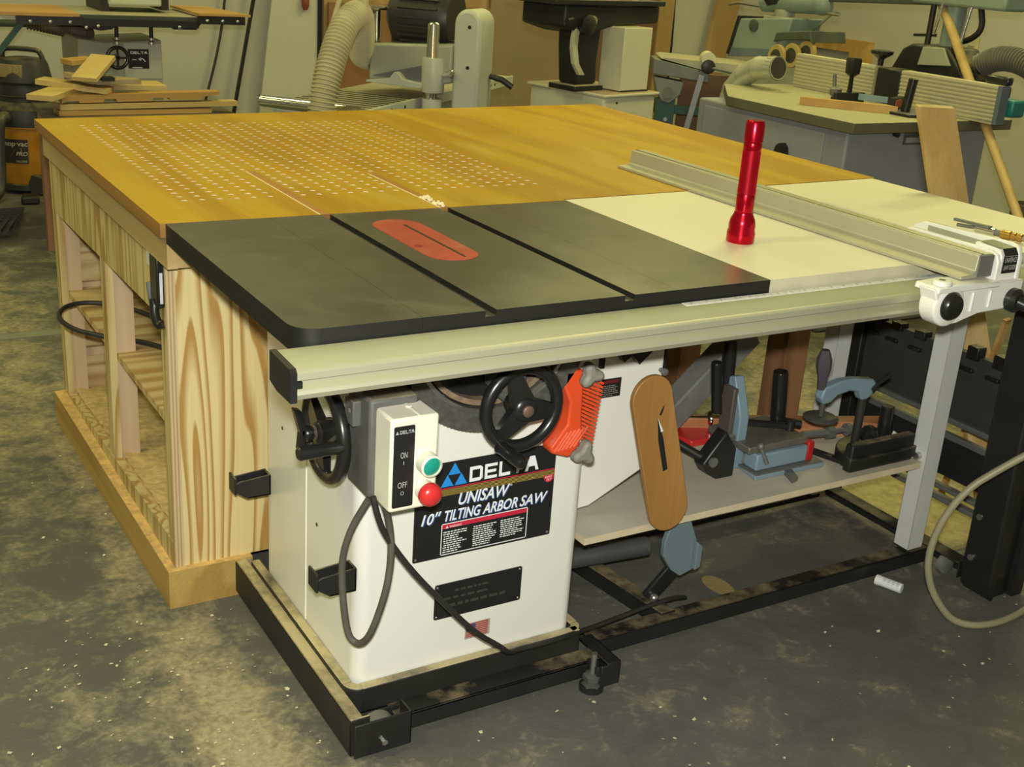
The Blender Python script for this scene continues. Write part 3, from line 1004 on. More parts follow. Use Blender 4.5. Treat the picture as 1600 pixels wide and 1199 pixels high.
# ---------------------------------------------------------------- flashlight
fl = thing('flashlight', 'red metal flashlight standing on its head beside the silver fence', 'flashlight', (1.062, .258, H - .001), 0)
MB().lathe([(.0275, .0), (.029, .003), (.029, .020), (.027, .028), (.0275, .036), (.025, .048), (.020, .058), (.0195, .062)], n=36).build('head', m_torch, fl)
MB().lathe([(.0175, .062), (.0185, .066), (.0185, .098), (.0178, .100)], n=32).build('barrel', m_torch, fl)
MB().lathe([(.0178, .188), (.0185, .190), (.0185, .202), (.0178, .204)], n=32).build('barrel_ring', m_torch, fl)
gr = MB()
gr.lathe([(.0178, .100), (.0178, .188)], n=32)
for k in range(28):
    a = 2 * math.pi * k / 28
    gr.obox((.0178 * math.cos(a), .0178 * math.sin(a), .144), (.0007 * math.cos(a), .0007 * math.sin(a), 0), (-.0008 * math.sin(a), .0008 * math.cos(a), 0), (0, 0, .043))
gr.build('grip', M('red_anodised_knurl', (.42, .004, .018), .34, .65, .04, 10), fl)
MB().lathe([(.0172, .204), (.0195, .206), (.0195, .242), (.017, .2475), (.010, .2475)], n=32).build('tail_cap', m_torch, fl)

# ---------------------------------------------------------------- outfeed table
out = thing('outfeed_table', 'amber wooden outfeed table with drilled top on an open plywood cabinet', 'outfeed table', (1.0, 1.3, 0))


def outfeed_top():
    zt, zb = H, .862
    XA, XB, YA, YB = -.010, 1.967, .6905, 1.970
    P = .0371
    hx0, hy0, nx, ny = .0905, .876, 24, 27
    # cell borders of the drilled field
    gx0, gy0 = hx0 - P / 2, hy0 - P / 2
    gx1, gy1 = gx0 + nx * P, gy0 + ny * P
    verts, faces, idx = [], [], {}

    def V(x, y, z):
        k = (round(x, 5), round(y, 5), round(z, 5))
        if k not in idx:
            idx[k] = len(verts)
            verts.append((x, y, z))
        return idx[k]

    def yback(x):
        return YB + (2.129 - YB) * (x - XA) / (XB - XA)

    mats = []
    slots = ((.316, .336, 1.15), (.592, .612, 1.07))
    holes_v, holes_f, wall_v, wall_f = [], [], [], []
    rr, seg = .0068, 12
    for i in range(nx):
        for j in range(ny):
            cx, cy = hx0 + i * P, hy0 + j * P
            a, b = cx - P / 2, cx + P / 2
            c, d = cy - P / 2, cy + P / 2
            skip = any(s0 - .008 < cx < s1 + .008 and cy < s2 + .01 for s0, s1, s2 in slots)
            corner = [V(a, c, zt), V(b, c, zt), V(b, d, zt), V(a, d, zt)]
            if skip:
                faces.append(corner)
                continue
            ring = [V(cx + rr * math.cos(rad(225 + 360 * k / seg)), cy + rr * math.sin(rad(225 + 360 * k / seg)), zt) for k in range(seg)]
            q = seg // 4
            for e in range(4):
                seq = [ring[(e * q + k) % seg] for k in range(q + 1)]
                faces.append([corner[e], corner[(e + 1) % 4]] + seq[::-1])
            low = len(holes_v)
            for zz in (zt, zt - .0017):
                for k in range(seg):
                    t_ = rad(225 + 360 * k / seg)
                    holes_v.append((cx + rr * math.cos(t_), cy + rr * math.sin(t_), zz))
            lo2 = len(wall_v)
            for zz in (zt - .0017, zt - .012):
                for k in range(seg):
                    t_ = rad(225 + 360 * k / seg)
                    wall_v.append((cx + rr * math.cos(t_), cy + rr * math.sin(t_), zz))
            for k in range(seg):
                k2 = (k + 1) % seg
                holes_f.append((low + k, low + k2, low + seg + k2, low + seg + k))
                wall_f.append((lo2 + k, lo2 + k2, lo2 + seg + k2, lo2 + seg + k))
            wall_f.append(tuple(lo2 + seg + k for k in range(seg)))
    # margins
    xs = [gx0, gx1]
    fr_ = [(XA, YA), (.915, YA), (.915, .7025), (XB, .745), (XB, 2.129), (XA, YB)]

    def F_(pts):
        faces.append([V(x, y, zt) for x, y in pts])
    F_([(XA, YA), (gx0, YA), (gx0, gy0)] + [(gx0, gy0 + k * P) for k in range(1, ny + 1)] + [(gx0, yback(gx0)), (XA, YB)])
    F_([(gx0, YA), (.915, YA), (.915, .7025), (gx1, .7025 + (gx1 - .915) * .0404)] + [(gx0 + k * P, gy0) for k in range(nx, -1, -1)])
    F_([(gx1, .7025 + (gx1 - .915) * .0404), (XB, .745), (XB, 2.129), (gx1, yback(gx1))] + [(gx1, gy0 + k * P) for k in range(ny, -1, -1)])
    F_([(gx0 + k * P, gy1) for k in range(nx + 1)] + [(gx1, yback(gx1)), (gx0, yback(gx0))])
    n0 = len(faces)
    top = MB().add(verts, faces)
    top.keep = True
    me_faces = top
    # sides and underside
    lo = [(x, y, zb) for x, y in fr_]
    hi = [(x, y, zt) for x, y in fr_]
    top.add(lo + hi, [list(range(6))[::-1]] + [(i, (i + 1) % 6, 6 + (i + 1) % 6, 6 + i) for i in range(6)])
    o = top.build('tabletop', [m_amber_edge, m_amber], out)
    h = MB().add(holes_v, holes_f)
    ho = h.build('drilled_holes', m_hole, o)  # hole mouths painted pale for the light caught on their rims
    ho['kind'] = 'stuff'
    wo = MB().add(wall_v, wall_f).build('hole_walls', M('dark_hole_wall', (.40, .20, .03), .7), o)  # darker below, so only the painted rim looks lit
    wo['kind'] = 'stuff'
    # two run-out grooves behind the saw slots
    for s0, s1, s2 in slots:
        g = MB()
        g.box(s0, s1, YA + .0005, s2, zt - .001, zt + .0004)
        g.build('slot_floor', M('groove_amber', (.42, .19, .03), .5, 0, .1), o)
        e = MB().box(s0 - .0025, s0, YA + .0005, s2, zt - .001, zt + .0009)
        e.build('slot_edge', m_hole, o)


outfeed_top()
MB().box(.004, .024, .700, 1.945, .796, .862).box(.0241, .75, .701, .722, .797, .862).box(.70, 1.93, .745, .765, .80, .862).build('apron', m_apron, out)
MB().box(.0, .24, .698, .701, .862, .885).build('front_trim', M('pale_trim', (.55, .38, .14), .6), out)
CX, CY0, CY1 = .020, .782, 1.955
MB().box(CX + .0197, .78, CY0, CY0 + .019, .092, .7955).build('front_panel', m_ply, out)
MB().box(CX - .0008, CX + .0195, CY0 - .0012, CY0 - .0002, .092, .7955).build('panel_edge', ply_edge('ply_layers'), out)
MB().prism([(CY0, .66), (1.895, .64), (CY1, .64), (CY1, .7955), (CY0, .7955)], 'x', CX - .0005, CX + .018).build('top_rail', m_ply_v, out)
MB().box(CX, CX + .019, CY0, .828, .09, .70).build('stile', m_ply_v, out)
MB().box(CX, CX + .019, 1.330, 1.378, .09, .70).build('stile', m_ply_v, out)
MB().box(CX, CX + .019, 1.900, 1.955, .09, .70).build('stile', m_ply_v, out)
MB().prism([(CY0, .092), (CY1, .05), (CY1, .100), (CY0, .152)], 'x', CX - .001, CX + .018).build('bottom_rail', m_ply_v, out)
MB().box(CX + .019, CX + .066, 1.335, 1.373, .09, .80).build('post', m_pine, out)
MB().box(CX + .019, CX + .058, 1.905, 1.945, .06, .80).build('post', m_pine, out)
MB().box(CX + .019, .76, 1.945, 1.960, .06, .80).build('back_panel', m_ply_in, out)
MB().box(.745, .762, CY0 + .02, 1.945, .06, .80).build('inner_panel', m_ply_v, out)
MB().box(CX + .02, .745, .83, 1.945, .392, .410).build('shelf', m_ply_in, out)
MB().box(CX + .02, .745, 1.93, 1.945, .410, .425).box(CX + .02, .745, 1.925, 1.945, .20, .225).build('cleat', m_pine, out)
MB().prism([(CY0 + .02, .144), (1.945, .093), (1.945, .07), (CY0 + .02, .10)], 'x', CX + .018, .745).build('cabinet_floor', m_ply_dust, out)
# sawdust heaps on the cabinet floor
rnd = random.Random(3)
hp = MB()
gx = [CX + .02 + i * .02 for i in range(13)]
gy = [.805 + j * .03 for j in range(38)]
vs = []
for y in gy:
    for i, x in enumerate(gx):
        base = .1445 - (y - .802) * .0446
        vs.append((x, y, base + max(0, .012 * (1 - i / 12) + rnd.uniform(-.004, .006))))
fs = [(j * 13 + i, j * 13 + i + 1, (j + 1) * 13 + i + 1, (j + 1) * 13 + i) for j in range(37) for i in range(12)]
hpo = hp.add(vs, fs).build('sawdust_heap', m_sawdust, out, angle=180)
hpo['kind'] = 'stuff'
MB().prism([(.000, .765), (.19, .765), (.19, .80), (.035, .80), (.035, 1.95), (-.012, 1.95)], 'z', .0, .092).build('plinth', [m_plinth, m_plinth_top], out)
for x, y in ((1.87, 1.36), (1.87, .88), (1.87, 1.96)):
    MB().box(x, x + .09, y, y + .085, 0, .862).build('leg', m_cherry, out, bevel=.003)
# receptacle box on the cabinet face
ob = MB().box(.004, CX, .788, .840, .690, .796).build('outlet_box', m_blackp, out, bevel=.003)
MB().box(.010, .016, .7865, .7885, .700, .765).build('bright_edge', M('pale_plastic', (.6, .58, .66), .4), ob)
MB().box(.006, CX - .0006, .842, .868, .765, .7955).build('clear_tab', M('clear_plastic', (.62, .6, .55), .3), ob)
MB().tube([(.008, .826, .70), (.004, .815, .670), (.008, .80, .650), (.016, .795, .655)], .010, 10, sm=1).build('plug', m_blackp, ob)
MB().cyl((.008, .850, .73), (.010, .842, .69), .010, 12).build('plug', M('gray_plug', (.15, .16, .16), .35), ob)

cb = [(.30, .95, .420), (.22, 1.15, .418), (.16, 1.30, .418), (.105, 1.385, .418), (.065, 1.41, .42), (.012, 1.43, .43), (-.03, 1.49, .43), (-.045, 1.594, .425), (-.035, 1.66, .425), (-.005, 1.715, .425), (.045, 1.735, .425), (.105, 1.72, .42), (.18, 1.62, .418), (.22, 1.45, .418), (.24, 1.25, .422), (.20, 1.12, .44), (.17, 1.10, .47), (.20, 1.07, .49), (.26, 1.02, .47), (.32, .98, .44)]
c = MB().tube([(x, y, z + .0) for x, y, z in cb], .0065, 10, sm=2).build('loose_cable', m_cord)
tag(c, 'black cord looped out over the shelf edge of the plywood cabinet', 'cord')

# ---------------------------------------------------------------- things on and around the saw
fb = thing('featherboard', 'orange plastic featherboard with gray knobs stuck to the cabinet front', 'featherboard', (.63, .19, .53))
base = [(.597, .692), (.595, .664), (.612, .629), (.610, .583), (.576, .540), (.580, .527), (.617, .514), (.640, .519), (.645, .56), (.641, .60), (.640, .645), (.636, .692)]
MB().prism(base, 'y', .168, .2035).build('body', m_orange, fb, bevel=.004)
rb = MB()
for i in range(6):
    a = Vector((.583 + i * .009, .1675, .530 + i * .001))
    rb.bar(a, a + Vector((.028, 0, .038)), .002, .003, (0, 1, 0))
rb.build('rib', M('orange_rib', (.80, .16, .07), .3), fb)
for i in range(17):
    z = .672 - i * .0078
    k = 1 - abs(i - 8) * .006
    p0 = Vector((.638, .186, z + .006))
    p1 = Vector((.690 - .012 * (i / 16), .186, z - .018))
    tt = MB().bar(p0, p1, .0048, .022, (0, 1, 0))
    tt.build('feather', m_orange, fb)
for kx, kz in ((.640, .688), (.640, .527)):
    kb = MB()
    kb.lathe([(.012, 0), (.014, .012), (.012, .02)], (kx, .168, kz), (0, -1, 0), 18)
    out_ = []
    for q in range(36):
        a = rad(10 * q)
        rr_ = .0205 + .0065 * math.cos(3 * (a - rad(110 if kz > .6 else 75)))
        out_.append((kx + rr_ * math.cos(a), kz + rr_ * math.sin(a)))
    kb.prism(out_, 'y', .138, .162)
    kb.build('star_knob', m_knob, fb, bevel=.007, angle=60)

ins = thing('throat_insert', 'oval oak saw insert with a black blade slot leaning on the shelf edge', 'table insert', (.86, .19, .29))
# tilted stadium in the leaning plane
c0, c1 = Vector((.824, .192, .600)), Vector((.896, .186, .342))
d = (c1 - c0).normalized()
nrm = Vector((0, -1, 0)) - d * Vector((0, -1, 0)).dot(d)
nrm.normalize()
sd = d.cross(nrm).normalized()
R_ = .049
poly = [c0 + sd * R_ * math.cos(a) - d * R_ * math.sin(a) for a in [math.pi * k / 14 for k in range(15)]] + [c1 - sd * R_ * math.cos(a) + d * R_ * math.sin(a) for a in [math.pi * k / 14 for k in range(15)]]
pl = MB()
n = len(poly)
pl.add([p + nrm * .006 for p in poly] + [p - nrm * .006 for p in poly], [list(range(n)), list(range(n, 2 * n))[::-1]] + [(i, (i + 1) % n, n + (i + 1) % n, n + i) for i in range(n)])
pl = pl.build('plate', m_insert_wood, ins, bevel=.002)
m0 = c0 * .83 + c1 * .17 + nrm * .0063
m1 = c0 * .36 + c1 * .64 + nrm * .0063
m0, m1 = m0 - sd * .004, m1 - sd * .004
MB().add([m0, m0.lerp(m1, .4) + sd * .0065, m1 + sd * .006, m1 - sd * .006, m0.lerp(m1, .4) - sd * .0065], [(0, 1, 2, 3, 4)]).build('blade_slot', m_black, pl)
MB().add([m0 + nrm * .0002, m0.lerp(m1, .28) - sd * .003 + nrm * .0002, m0.lerp(m1, .28) - sd * .009 + nrm * .0002], [(0, 1, 2)]).build('pale_chip', m_white, pl)
q = c0 * .87 + c1 * .13 + nrm * .0063 - sd * .018
MB().add([q - sd * .008 - d * .012, q - sd * .001 + d * .002, q + sd * .005 + d * .010, q + sd * .009 + d * .006, q + sd * .002 - d * .003], [(0, 1, 2, 3, 4)]).build('finger_hole', m_black, pl)

# tenoning jig on the shelf
tj = thing('tenoning_jig', 'blue gray tenoning jig with tall black handles on the board shelf', 'tenoning jig', (1.32, .33, .300))
MB().prism([(1.232, .285), (1.452, .285), (1.440, .345), (1.245, .36)], 'z', .3005, .312).build('base_plate', m_bluegray, tj, bevel=.002)
MB().box(1.235, 1.445, .286, .350, .312, .316).build('slide_plate', m_gunmetal, tj)
MB().box(1.245, 1.405, .300, .345, .316, .357).build('body', m_bluegray, tj, bevel=.004)
MB().box(1.405, 1.425, .300, .345, .316, .365).build('end_block', M('jig_red', (.45, .015, .02), .4), tj, bevel=.003)
MB().box(1.225, 1.41, .310, .46, .357, .375).build('carriage', M('jig_steel', (.20, .19, .16), .45, .5, .15), tj, bevel=.003)
MB().prism([(.355, .302), (.385, .302), (.412, .45), (.412, .518), (.392, .524), (.365, .460), (.355, .43)], 'x', 1.226, 1.254).build('upright_plate', m_bluegray, tj, bevel=.003)
MB().box(1.212, 1.226, .372, .412, .31, .50).build('face_plate', M('jig_face', (.09, .075, .065), .5), tj, bevel=.003)
MB().prism([(1.104, .347), (1.14, .39), (1.165, .42), (1.20, .372), (1.20, .302), (1.150, .302), (1.120, .322)], 'y', .325, .362).build('clamp_bracket', m_black, tj, bevel=.004)
MB().cyl((1.125, .345, .350), (1.035, .42, .405), .010).build('clamp_lever', m_black, tj)
MB().lathe([(.012, 0), (.012, .006)], (1.128, .322, .352), (0, -1, 0), 14).build('pivot_screw', m_gunmetal, tj)
MB().cyl((1.235, .425, .47), (1.228, .425, .60), .0165, 18).build('handle_grip', m_blackp, tj, bevel=.002)
MB().cyl((1.148, .352, .46), (1.128, .352, .585), .0125, 16).build('handle_grip', m_blackp, tj, bevel=.002)
MB().cyl((1.402, .41, .376), (1.388, .41, .51), .0185, 18).build('handle_grip', m_blackp, tj, bevel=.002)
MB().bar((1.27, .40, .40), (1.395, .36, .385), .016, .012).cyl((1.395, .36, .355), (1.395, .36, .40), .011).cyl((1.395, .38, .39), (1.43, .36, .385), .010).build('lock_lever', m_black, tj)
MB().cyl((1.255, .305, .375), (1.27, .292, .335), .005).ball((1.255, .305, .377), .009, 10).build('small_lever', m_gunmetal, tj)
MB().cyl((1.172, .352, .385), (1.215, .362, .385), .010, 12).build('screw', m_bright, tj)

g = MB().bar((1.11, .56, .345), (1.43, .60, .575), .010, .060, (0, 1, 0)).bar((1.115, .53, .318), (1.44, .57, .548), .060, .008, (0, 1, 0))
tag(g.build('steel_channel', M('channel_steel', (.26, .26, .25), .45, .3, .15), bevel=.002), 'dull gray steel channel propped slanting behind the tenoning jig', 'steel channel')
c = MB().cyl((1.238, .598, .3335), (1.310, .568, .337), .008, 14).lathe([(.009, 0), (.017, .004), (.0205, .010), (.0205, .014), (0, .015)], (1.310, .568, .337), (1, -.4, 0), 18)
tag(c.build('carriage_bolt', m_chrome), 'shiny carriage bolt lying on the red plastic piece', 'bolt')
r = MB().prism([(1.215, .500), (1.311, .500), (1.345, .536), (1.335, .592), (1.245, .605), (1.205, .55)], 'z', .3005, .316)
tag(r.build('push_block', m_red, bevel=.003), 'red plastic push block lying flat behind the oak insert', 'push block')
r2 = MB().box(.965, 1.04, .34, .365, .3005, .312)
tag(r2.build('push_stick', m_red, bevel=.003), 'red plastic stick on the shelf left of the oak insert', 'push stick')
k = MB().prism([(1.306, .240), (1.330, .246), (1.348, .291), (1.326, .292)], 'z', .3005, .312)
tag(k.build('steel_key_bar', m_gunmetal, bevel=.001), 'short dark steel bar near the front edge of the shelf', 'steel bar')

# mitre gauge with hold-down clamp
mg = thing('miter_gauge', 'black miter gauge with blue gray hold-down clamp at the shelf right end', 'miter gauge', (1.58, .29, .300))
hp_ = arc(1.585, .225, .115, 15, 165, 12)
MB().prism([(1.47, .225), (1.50, .215), (1.67, .215), (1.70, .225)] + hp_, 'z', .312, .340).prism([(1.475, .226), (1.69, .226), (1.69, .250), (1.475, .250)], 'z', .302, .372).build('protractor_head', m_castbk, mg, bevel=.004)
MB().bar((1.52, .235, .307), (1.44, .49, .307), .020, .010).build('guide_bar', m_black, mg)
MB().cyl((1.64, .285, .34), (1.64, .285, .43), .0165, 18).build('handle_grip', m_blackp, mg, bevel=.002)
MB().lathe([(.014, 0), (.022, .01), (.022, .03), (.012, .04)], (1.585, .29, .345), (.2, -.3, .9), 16).build('lock_knob', m_blackp, mg)
MB().cyl((1.550, .290, .335), (1.550, .290, .475), .0105, 14).build('clamp_post', M('clamp_post_dark', (.05, .05, .048), .4, .5), mg)
MB().prism([(1.398, .485), (1.405, .51), (1.43, .515), (1.46, .522), (1.50, .522), (1.565, .512), (1.578, .50), (1.570, .475), (1.555, .462), (1.535, .462), (1.522, .485), (1.49, .492), (1.45, .485), (1.432, .470), (1.41, .468)], 'y', .278, .302).build('clamp_arm', m_bluegray, mg, bevel=.004)
MB().lathe([(.010, 0), (.012, .03), (.018, .055), (.018, .075), (.010, .098)], (1.405, .29, .505), (-.08, 0, 1), 8).build('clamp_knob', M('purple_gray_knob', (.07, .06, .075), .45), mg)
MB().cyl((1.418, .29, .47), (1.418, .29, .435), .007).lathe([(.040, 0), (.042, .004), (.036, .008)], (1.418, .29, .428), (0, 0, 1), 24).build('clamp_pad', M('pad_dark', (.06, .06, .055), .5), mg)
MB().cyl((1.565, .29, .482), (1.625, .285, .513), .006).lathe([(.012, 0), (.012, .02)], (1.565, .285, .482), (.6, 0, .5), 12).build('clamp_lever', m_black, mg)
st = MB().cyl((1.455, .375, .345), (1.53, .365, .345), .010).lathe([(.018, 0), (.018, .018)], (1.53, .365, .345), (1, -.1, 0), 6).cyl((1.545, .365, .345), (1.59, .36, .345), .007).lathe([(.016, 0), (.016, .016)], (1.59, .36, .345), (1, -.1, 0), 14)
st.build('stop_rod', m_gunmetal, mg)

ws = MB()
p0, p1 = Vector((1.20, .60, .345)), Vector((1.80, .40, .345))
ws.prism([(1.20, .63), (1.20, .605), (1.66, .395), (1.716, .357), (1.78, .395), (1.70, .425)], 'z', .30, .342)
tag(ws.build('wood_strip', m_redwood, bevel=.002), 'reddish brown wood strip lying along the back of the shelf', 'wood strip')

bg = thing('air_blow_gun', 'air blow gun with brass coupling lying on the cream table edge', 'air blow gun', (1.69, .13, .90), None)
MB().cyl((1.672, .215, .898), (1.682, .160, .902), .004, 10).prism([(1.668, .225), (1.676, .225), (1.690, .135), (1.678, .135)], 'z', .906, .912).build('trigger_lever', m_gunmetal, bg)
MB().cyl((1.680, .170, .900), (1.690, .125, .900), .009, 12).build('body', m_chrome, bg, bevel=.001)
MB().cyl((1.690, .125, .900), (1.693, .112, .900), .0075, 12).build('nut', m_gunmetal, bg)
MB().lathe([(.009, 0), (.0105, .004), (.0105, .022), (.008, .024), (.0095, .028), (.0095, .034), (.007, .036), (.0095, .040), (.0095, .048), (.006, .052)], (1.693, .112, .900), (.22, -.95, 0), 14).build('coupling', m_brass, bg)
MB().tube([(1.704, .062, .900), (1.713, .02, .899), (1.73, -.05, .898), (1.78, -.12, .898)], .006, 10, sm=2).build('hose_end', m_hose, bg)

ah = [(1.76, -.145, .56), (1.688, -.103, .47), (1.621, -.061, .409), (1.569, -.029, .357), (1.534, -.007, .274), (1.523, 0, .183), (1.538, -.010, .109), (1.570, -.030, .053), (1.605, -.045, .016), (1.645, -.075, .009), (1.72, -.090, .009), (1.844, -.075, .009), (1.95, -.03, .009)]
tag(MB().tube(ah, .0085, 12, sm=2).build('air_hose', m_hose), 'tan air hose drooping to the floor in front of the black stand', 'hose')

bt = thing('glue_tube', 'small white capped tube lying on the floor before the black rail', 'tube', (1.605, .152, 0))
MB().cyl((1.592, .170, .0135), (1.612, .118, .0135), .0125, 18).build('body', m_white_label, bt, bevel=.001)
MB().cyl((1.588, .180, .0135), (1.592, .170, .0135), .0132, 18).build('cap', m_white, bt, bevel=.001)
t = MB()
ax_ = Vector((.020, -.052, 0)).normalized()
for i in range(4):
    for a in (.45, .75, 1.05, 1.35):
        dirv = (Vector((-.052, -.020, 0)).normalized() * math.cos(a) + Z * math.sin(a))
        tn = ax_.cross(dirv)
        p = Vector((1.594, .166, .0135)) + ax_ * (.004 + i * .011) + dirv * .0127
        t.quad(p, ax_ * .008, tn * .0015)
t.build('print', M('tube_print', (.25, .26, .33), .5), bt)

# ---------------------------------------------------------------- folded black stand beside the gray legs
bs = thing('folding_stand', 'black folded plastic work stand standing right of the gray table legs', 'work stand', (1.86, .3, 0))
MB().prism([(1.766, .055), (1.772, .02), (1.79, .0), (1.79, .6), (1.775, .78), (1.752, .78), (1.752, .6)], 'y', -.012, .078).build('leg', m_black, bs, bevel=.006)
MB().box(1.79, 1.86, .005, .060, .0, .77).build('leg_web', m_blackp, bs, bevel=.004)
MB().prism([(1.86, 0), (1.90, 0), (1.90, .78), (1.86, .78)], 'y', -.012, .03).build('leg', m_black, bs, bevel=.004)
MB().box(1.885, 1.915, .62, .672, .0, .60).build('leg', m_black, bs, bevel=.004)
MB().box(1.905, 1.925, .02, .66, .352, .535).build('panel', M('stand_panel_gray', (.030, .032, .030), .6, 0, .2), bs)
for y in (.10, .17, .25, .33, .42, .50, .57):
    cl = MB().box(1.893, 1.925, y, y + .035, .525, .548 + (.012 if int(y * 100) % 2 else 0))
    cl.build('clip', m_blackp, bs, bevel=.003)
    MB().box(1.895, 1.906, y + .01, y + .05, .490, .500).build('slot', m_blackp, bs, bevel=.002)
MB().box(1.890, 1.910, .02, .66, .343, .358).box(1.890, 1.910, .02, .66, .300, .316).build('ledge', M('stand_ledge_gray', (.10, .105, .10), .5), bs, bevel=.003)
MB().box(1.895, 1.925, .02, .66, .20, .30).build('lower_panel', m_black, bs)
MB().box(1.890, 1.915, .02, .42, .160, .172).box(1.890, 1.915, .02, .44, .128, .142).build('lower_ledge', M('stand_ledge_gray_low', (.12, .125, .115), .5), bs, bevel=.003)
for z in (.10, .21, .33):
    MB().lathe([(.008, 0), (.008, .006)], (1.765, .055, z), (-1, 0, 0), 10).build('pin', m_bright, bs)
p = MB().box(1.9, 2.3, .30, .52, .0, .010)
p = MB().prism([(1.86, .60), (1.92, .22), (2.2, .22), (2.2, .60)], 'z', .0, .012)
tag(p.build('particle_board_offcut', M('yellow_offcut', (.36, .30, .13), .8, 0, .25, 40)), 'yellowish board offcut lying on the floor under the black stand', 'board')

mb = MB()
for a, b in (((1.945, .632, 1.098), (1.94, .545, .88)),):
    pass
pk = MB().obox((2.035, .40, .55), (.047, -.020, 0), (.004, .010, .002), (-.052, .20, .555))
tag(pk.build('leaning_plank', wood('plank_pine', (.44, .29, .10), (.56, .40, .17), 'z', 4, 7, .05, .55, .15)), 'pale wide plank leaning against the right edge of the cream table', 'plank')
pk = MB().bar((2.16, .47, .0), (2.07, .315, .60), .022, .010, (0, 1, 0))
tag(pk.build('thin_stick', m_scrap2), 'short orange stick standing behind the black folded stand', 'stick')

d = Vector((.083, .198, .17))
q0 = Vector((3.585, 1.668, .850))
pole = MB().tube([q0 - d * 5.0, q0 - d * 2, q0 + d * 1.4, q0 + d * 4.2], lambda t: .017 + .004 * t, 12)
tag(pole.build('wooden_pole', m_handle), 'long round wooden pole leaning across the shaper behind its right fence', 'pole')
tag(MB().lathe([(.085, 0), (.09, .005), (.09, .125), (.083, .13), (.083, .02)], (5.86, 3.02, 0), n=24).build('brown_can', m_rust), 'brown round can on the floor by the right wall', 'can')

# ---------------------------------------------------------------- shaper with its fence and power feeder
SX, SY = 2.886, 1.717
sh = thing('shaper', 'gray cabinet shaper with broad cream table and ribbed split fence', 'shaper', (SX, SY, 0), 0)
MB().prism([(0, 0), (.92, 0), (.92, 1.12), (.30, 1.12), (.0, .74)], 'z', .828, .870).build('table', [m_shaperedge, m_shapertop], sh, bevel=.003)
MB().prism([(.40, .0 + .01), (.403, .01), (.70, .95), (.697, .95)], 'z', .8695, .8708).build('miter_slot', m_groove, sh)
MB().box(.06, .88, .08, 1.0, .0, .828).build('cabinet', m_shapercab, sh, bevel=.01)
MB().box(.375, .500, .0765, .0805, .765, .815).box(.38, .495, .0745, .0775, .770, .800).build('rating_plate', M('rating_plate_dark', (.10, .10, .10), .5), sh)
MB().box(.385, .49, .073, .075, .774, .795).build('plate_face', M('plate_face_gray', (.34, .34, .33), .5), sh)
MB().lathe([(.012, 0), (.014, .02), (0, .022)], (.318, .08, .812), (0, -1, 0), 12).build('catch', m_black, sh)
MB().prism([(.44, .66), (.38, .66), (.39, .71), (.41, .725), (.43, .71)], 'x', .02, .06).build('lock_handle', m_black, sh)
MB().box(.056, .0605, .20, .95, .05, .80).build('door', M('shaper_door', (.34, .35, .37), .5, 0, .03), sh, bevel=.003)
for y0, y1, nm in ((.545, 1.038, 'fence'), (-.105, .392, 'fence')):
    f = MB()
    prof = [(.70, .872), (.70, 1.022), (.652, 1.022)]
    for i in range(9):
        z = 1.016 - i * .0158
        prof += [(.650, z), (.650, z - .006), (.654, z - .009), (.654, z - .0145)]
    prof.append((.652, .872))
    f.prism(prof, 'y', y0, y1)
    f.build('fence', [m_fence, M('fence_top', (.62, .58, .40), .5)], sh, angle=20)
MB().box(.652, .70, -.125, -.105, .872, 1.022).build('fence_end', M('blue_gray_end', (.12, .15, .19), .5), sh)
MB().box(.660, .76, .40, .54, .871, 1.02).build('cutter_guard', m_castbk, sh, bevel=.008)
MB().lathe([(.012, 0), (.014, .04), (.048, .062), (.050, .075), (.03, .078)], (.70, .565, 1.01), (0, 0, 1), 18).build('lock_knob', m_blackp, sh)
MB().box(.70, .95, .05, .62, .872, 1.00).build('fence_casting', m_castbk, sh, bevel=.015)
MB().box(.685, .72, -.12, -.01, 1.022, 1.055).build('fence_clamp', m_blackp, sh, bevel=.008)
MB().box(.72, .80, -.14, .06, .90, .968).build('teal_casting', m_teal, sh, bevel=.01)
hs = [(.90, .32, .94), (.93, .30, .99), (.95, .262, 1.04), (.95, .20, 1.085), (.95, .12, 1.108), (.95, .02, 1.10), (.95, -.10, 1.05), (.95, -.2, .96)]


def flex(pts, r, pitch, mat, name, par=None, sm=2, ridge=.08):
    base = MB().tube(pts, r, 8, sm=sm)
    ps = [Vector(p) for p in pts]
    for _ in range(3):
        q = [ps[0]]
        for a, b in zip(ps, ps[1:]):
            q += [a * .75 + b * .25, a * .25 + b * .75]
        ps = q + [ps[-1]]
    L_ = [0]
    for a, b in zip(ps, ps[1:]):
        L_.append(L_[-1] + (b - a).length)
    n = int(L_[-1] / pitch * 4)
    out_, j = [], 0
    for i in range(n + 1):
        s_ = L_[-1] * i / n
        while j < len(L_) - 2 and L_[j + 1] < s_:
            j += 1
        t_ = (s_ - L_[j]) / max(L_[j + 1] - L_[j], 1e-6)
        out_.append(ps[j].lerp(ps[j + 1], t_))
    k = len(out_)
    return MB().tube(out_, lambda t: r * (1 - ridge + ridge * (1 if round(t * (k - 1)) % 4 in (1, 2) else -1)), 24).build(name, mat, par, angle=60)


h = flex(hs, .052, .014, m_flexbk, 'dust_hose')
h.location += Vector((SX, SY, 0))
tag(h, 'dark ribbed dust hose arching behind the right end of the shaper fence', 'hose')

pf = thing('power_feeder', 'gray green power feeder with three tan rollers above the shaper table', 'power feeder', (SX, SY, .87), 0)


def PZ(mb, name, mat, **k):
    return mb.move((0, 0, -.87)).build(name, mat, pf, **k)


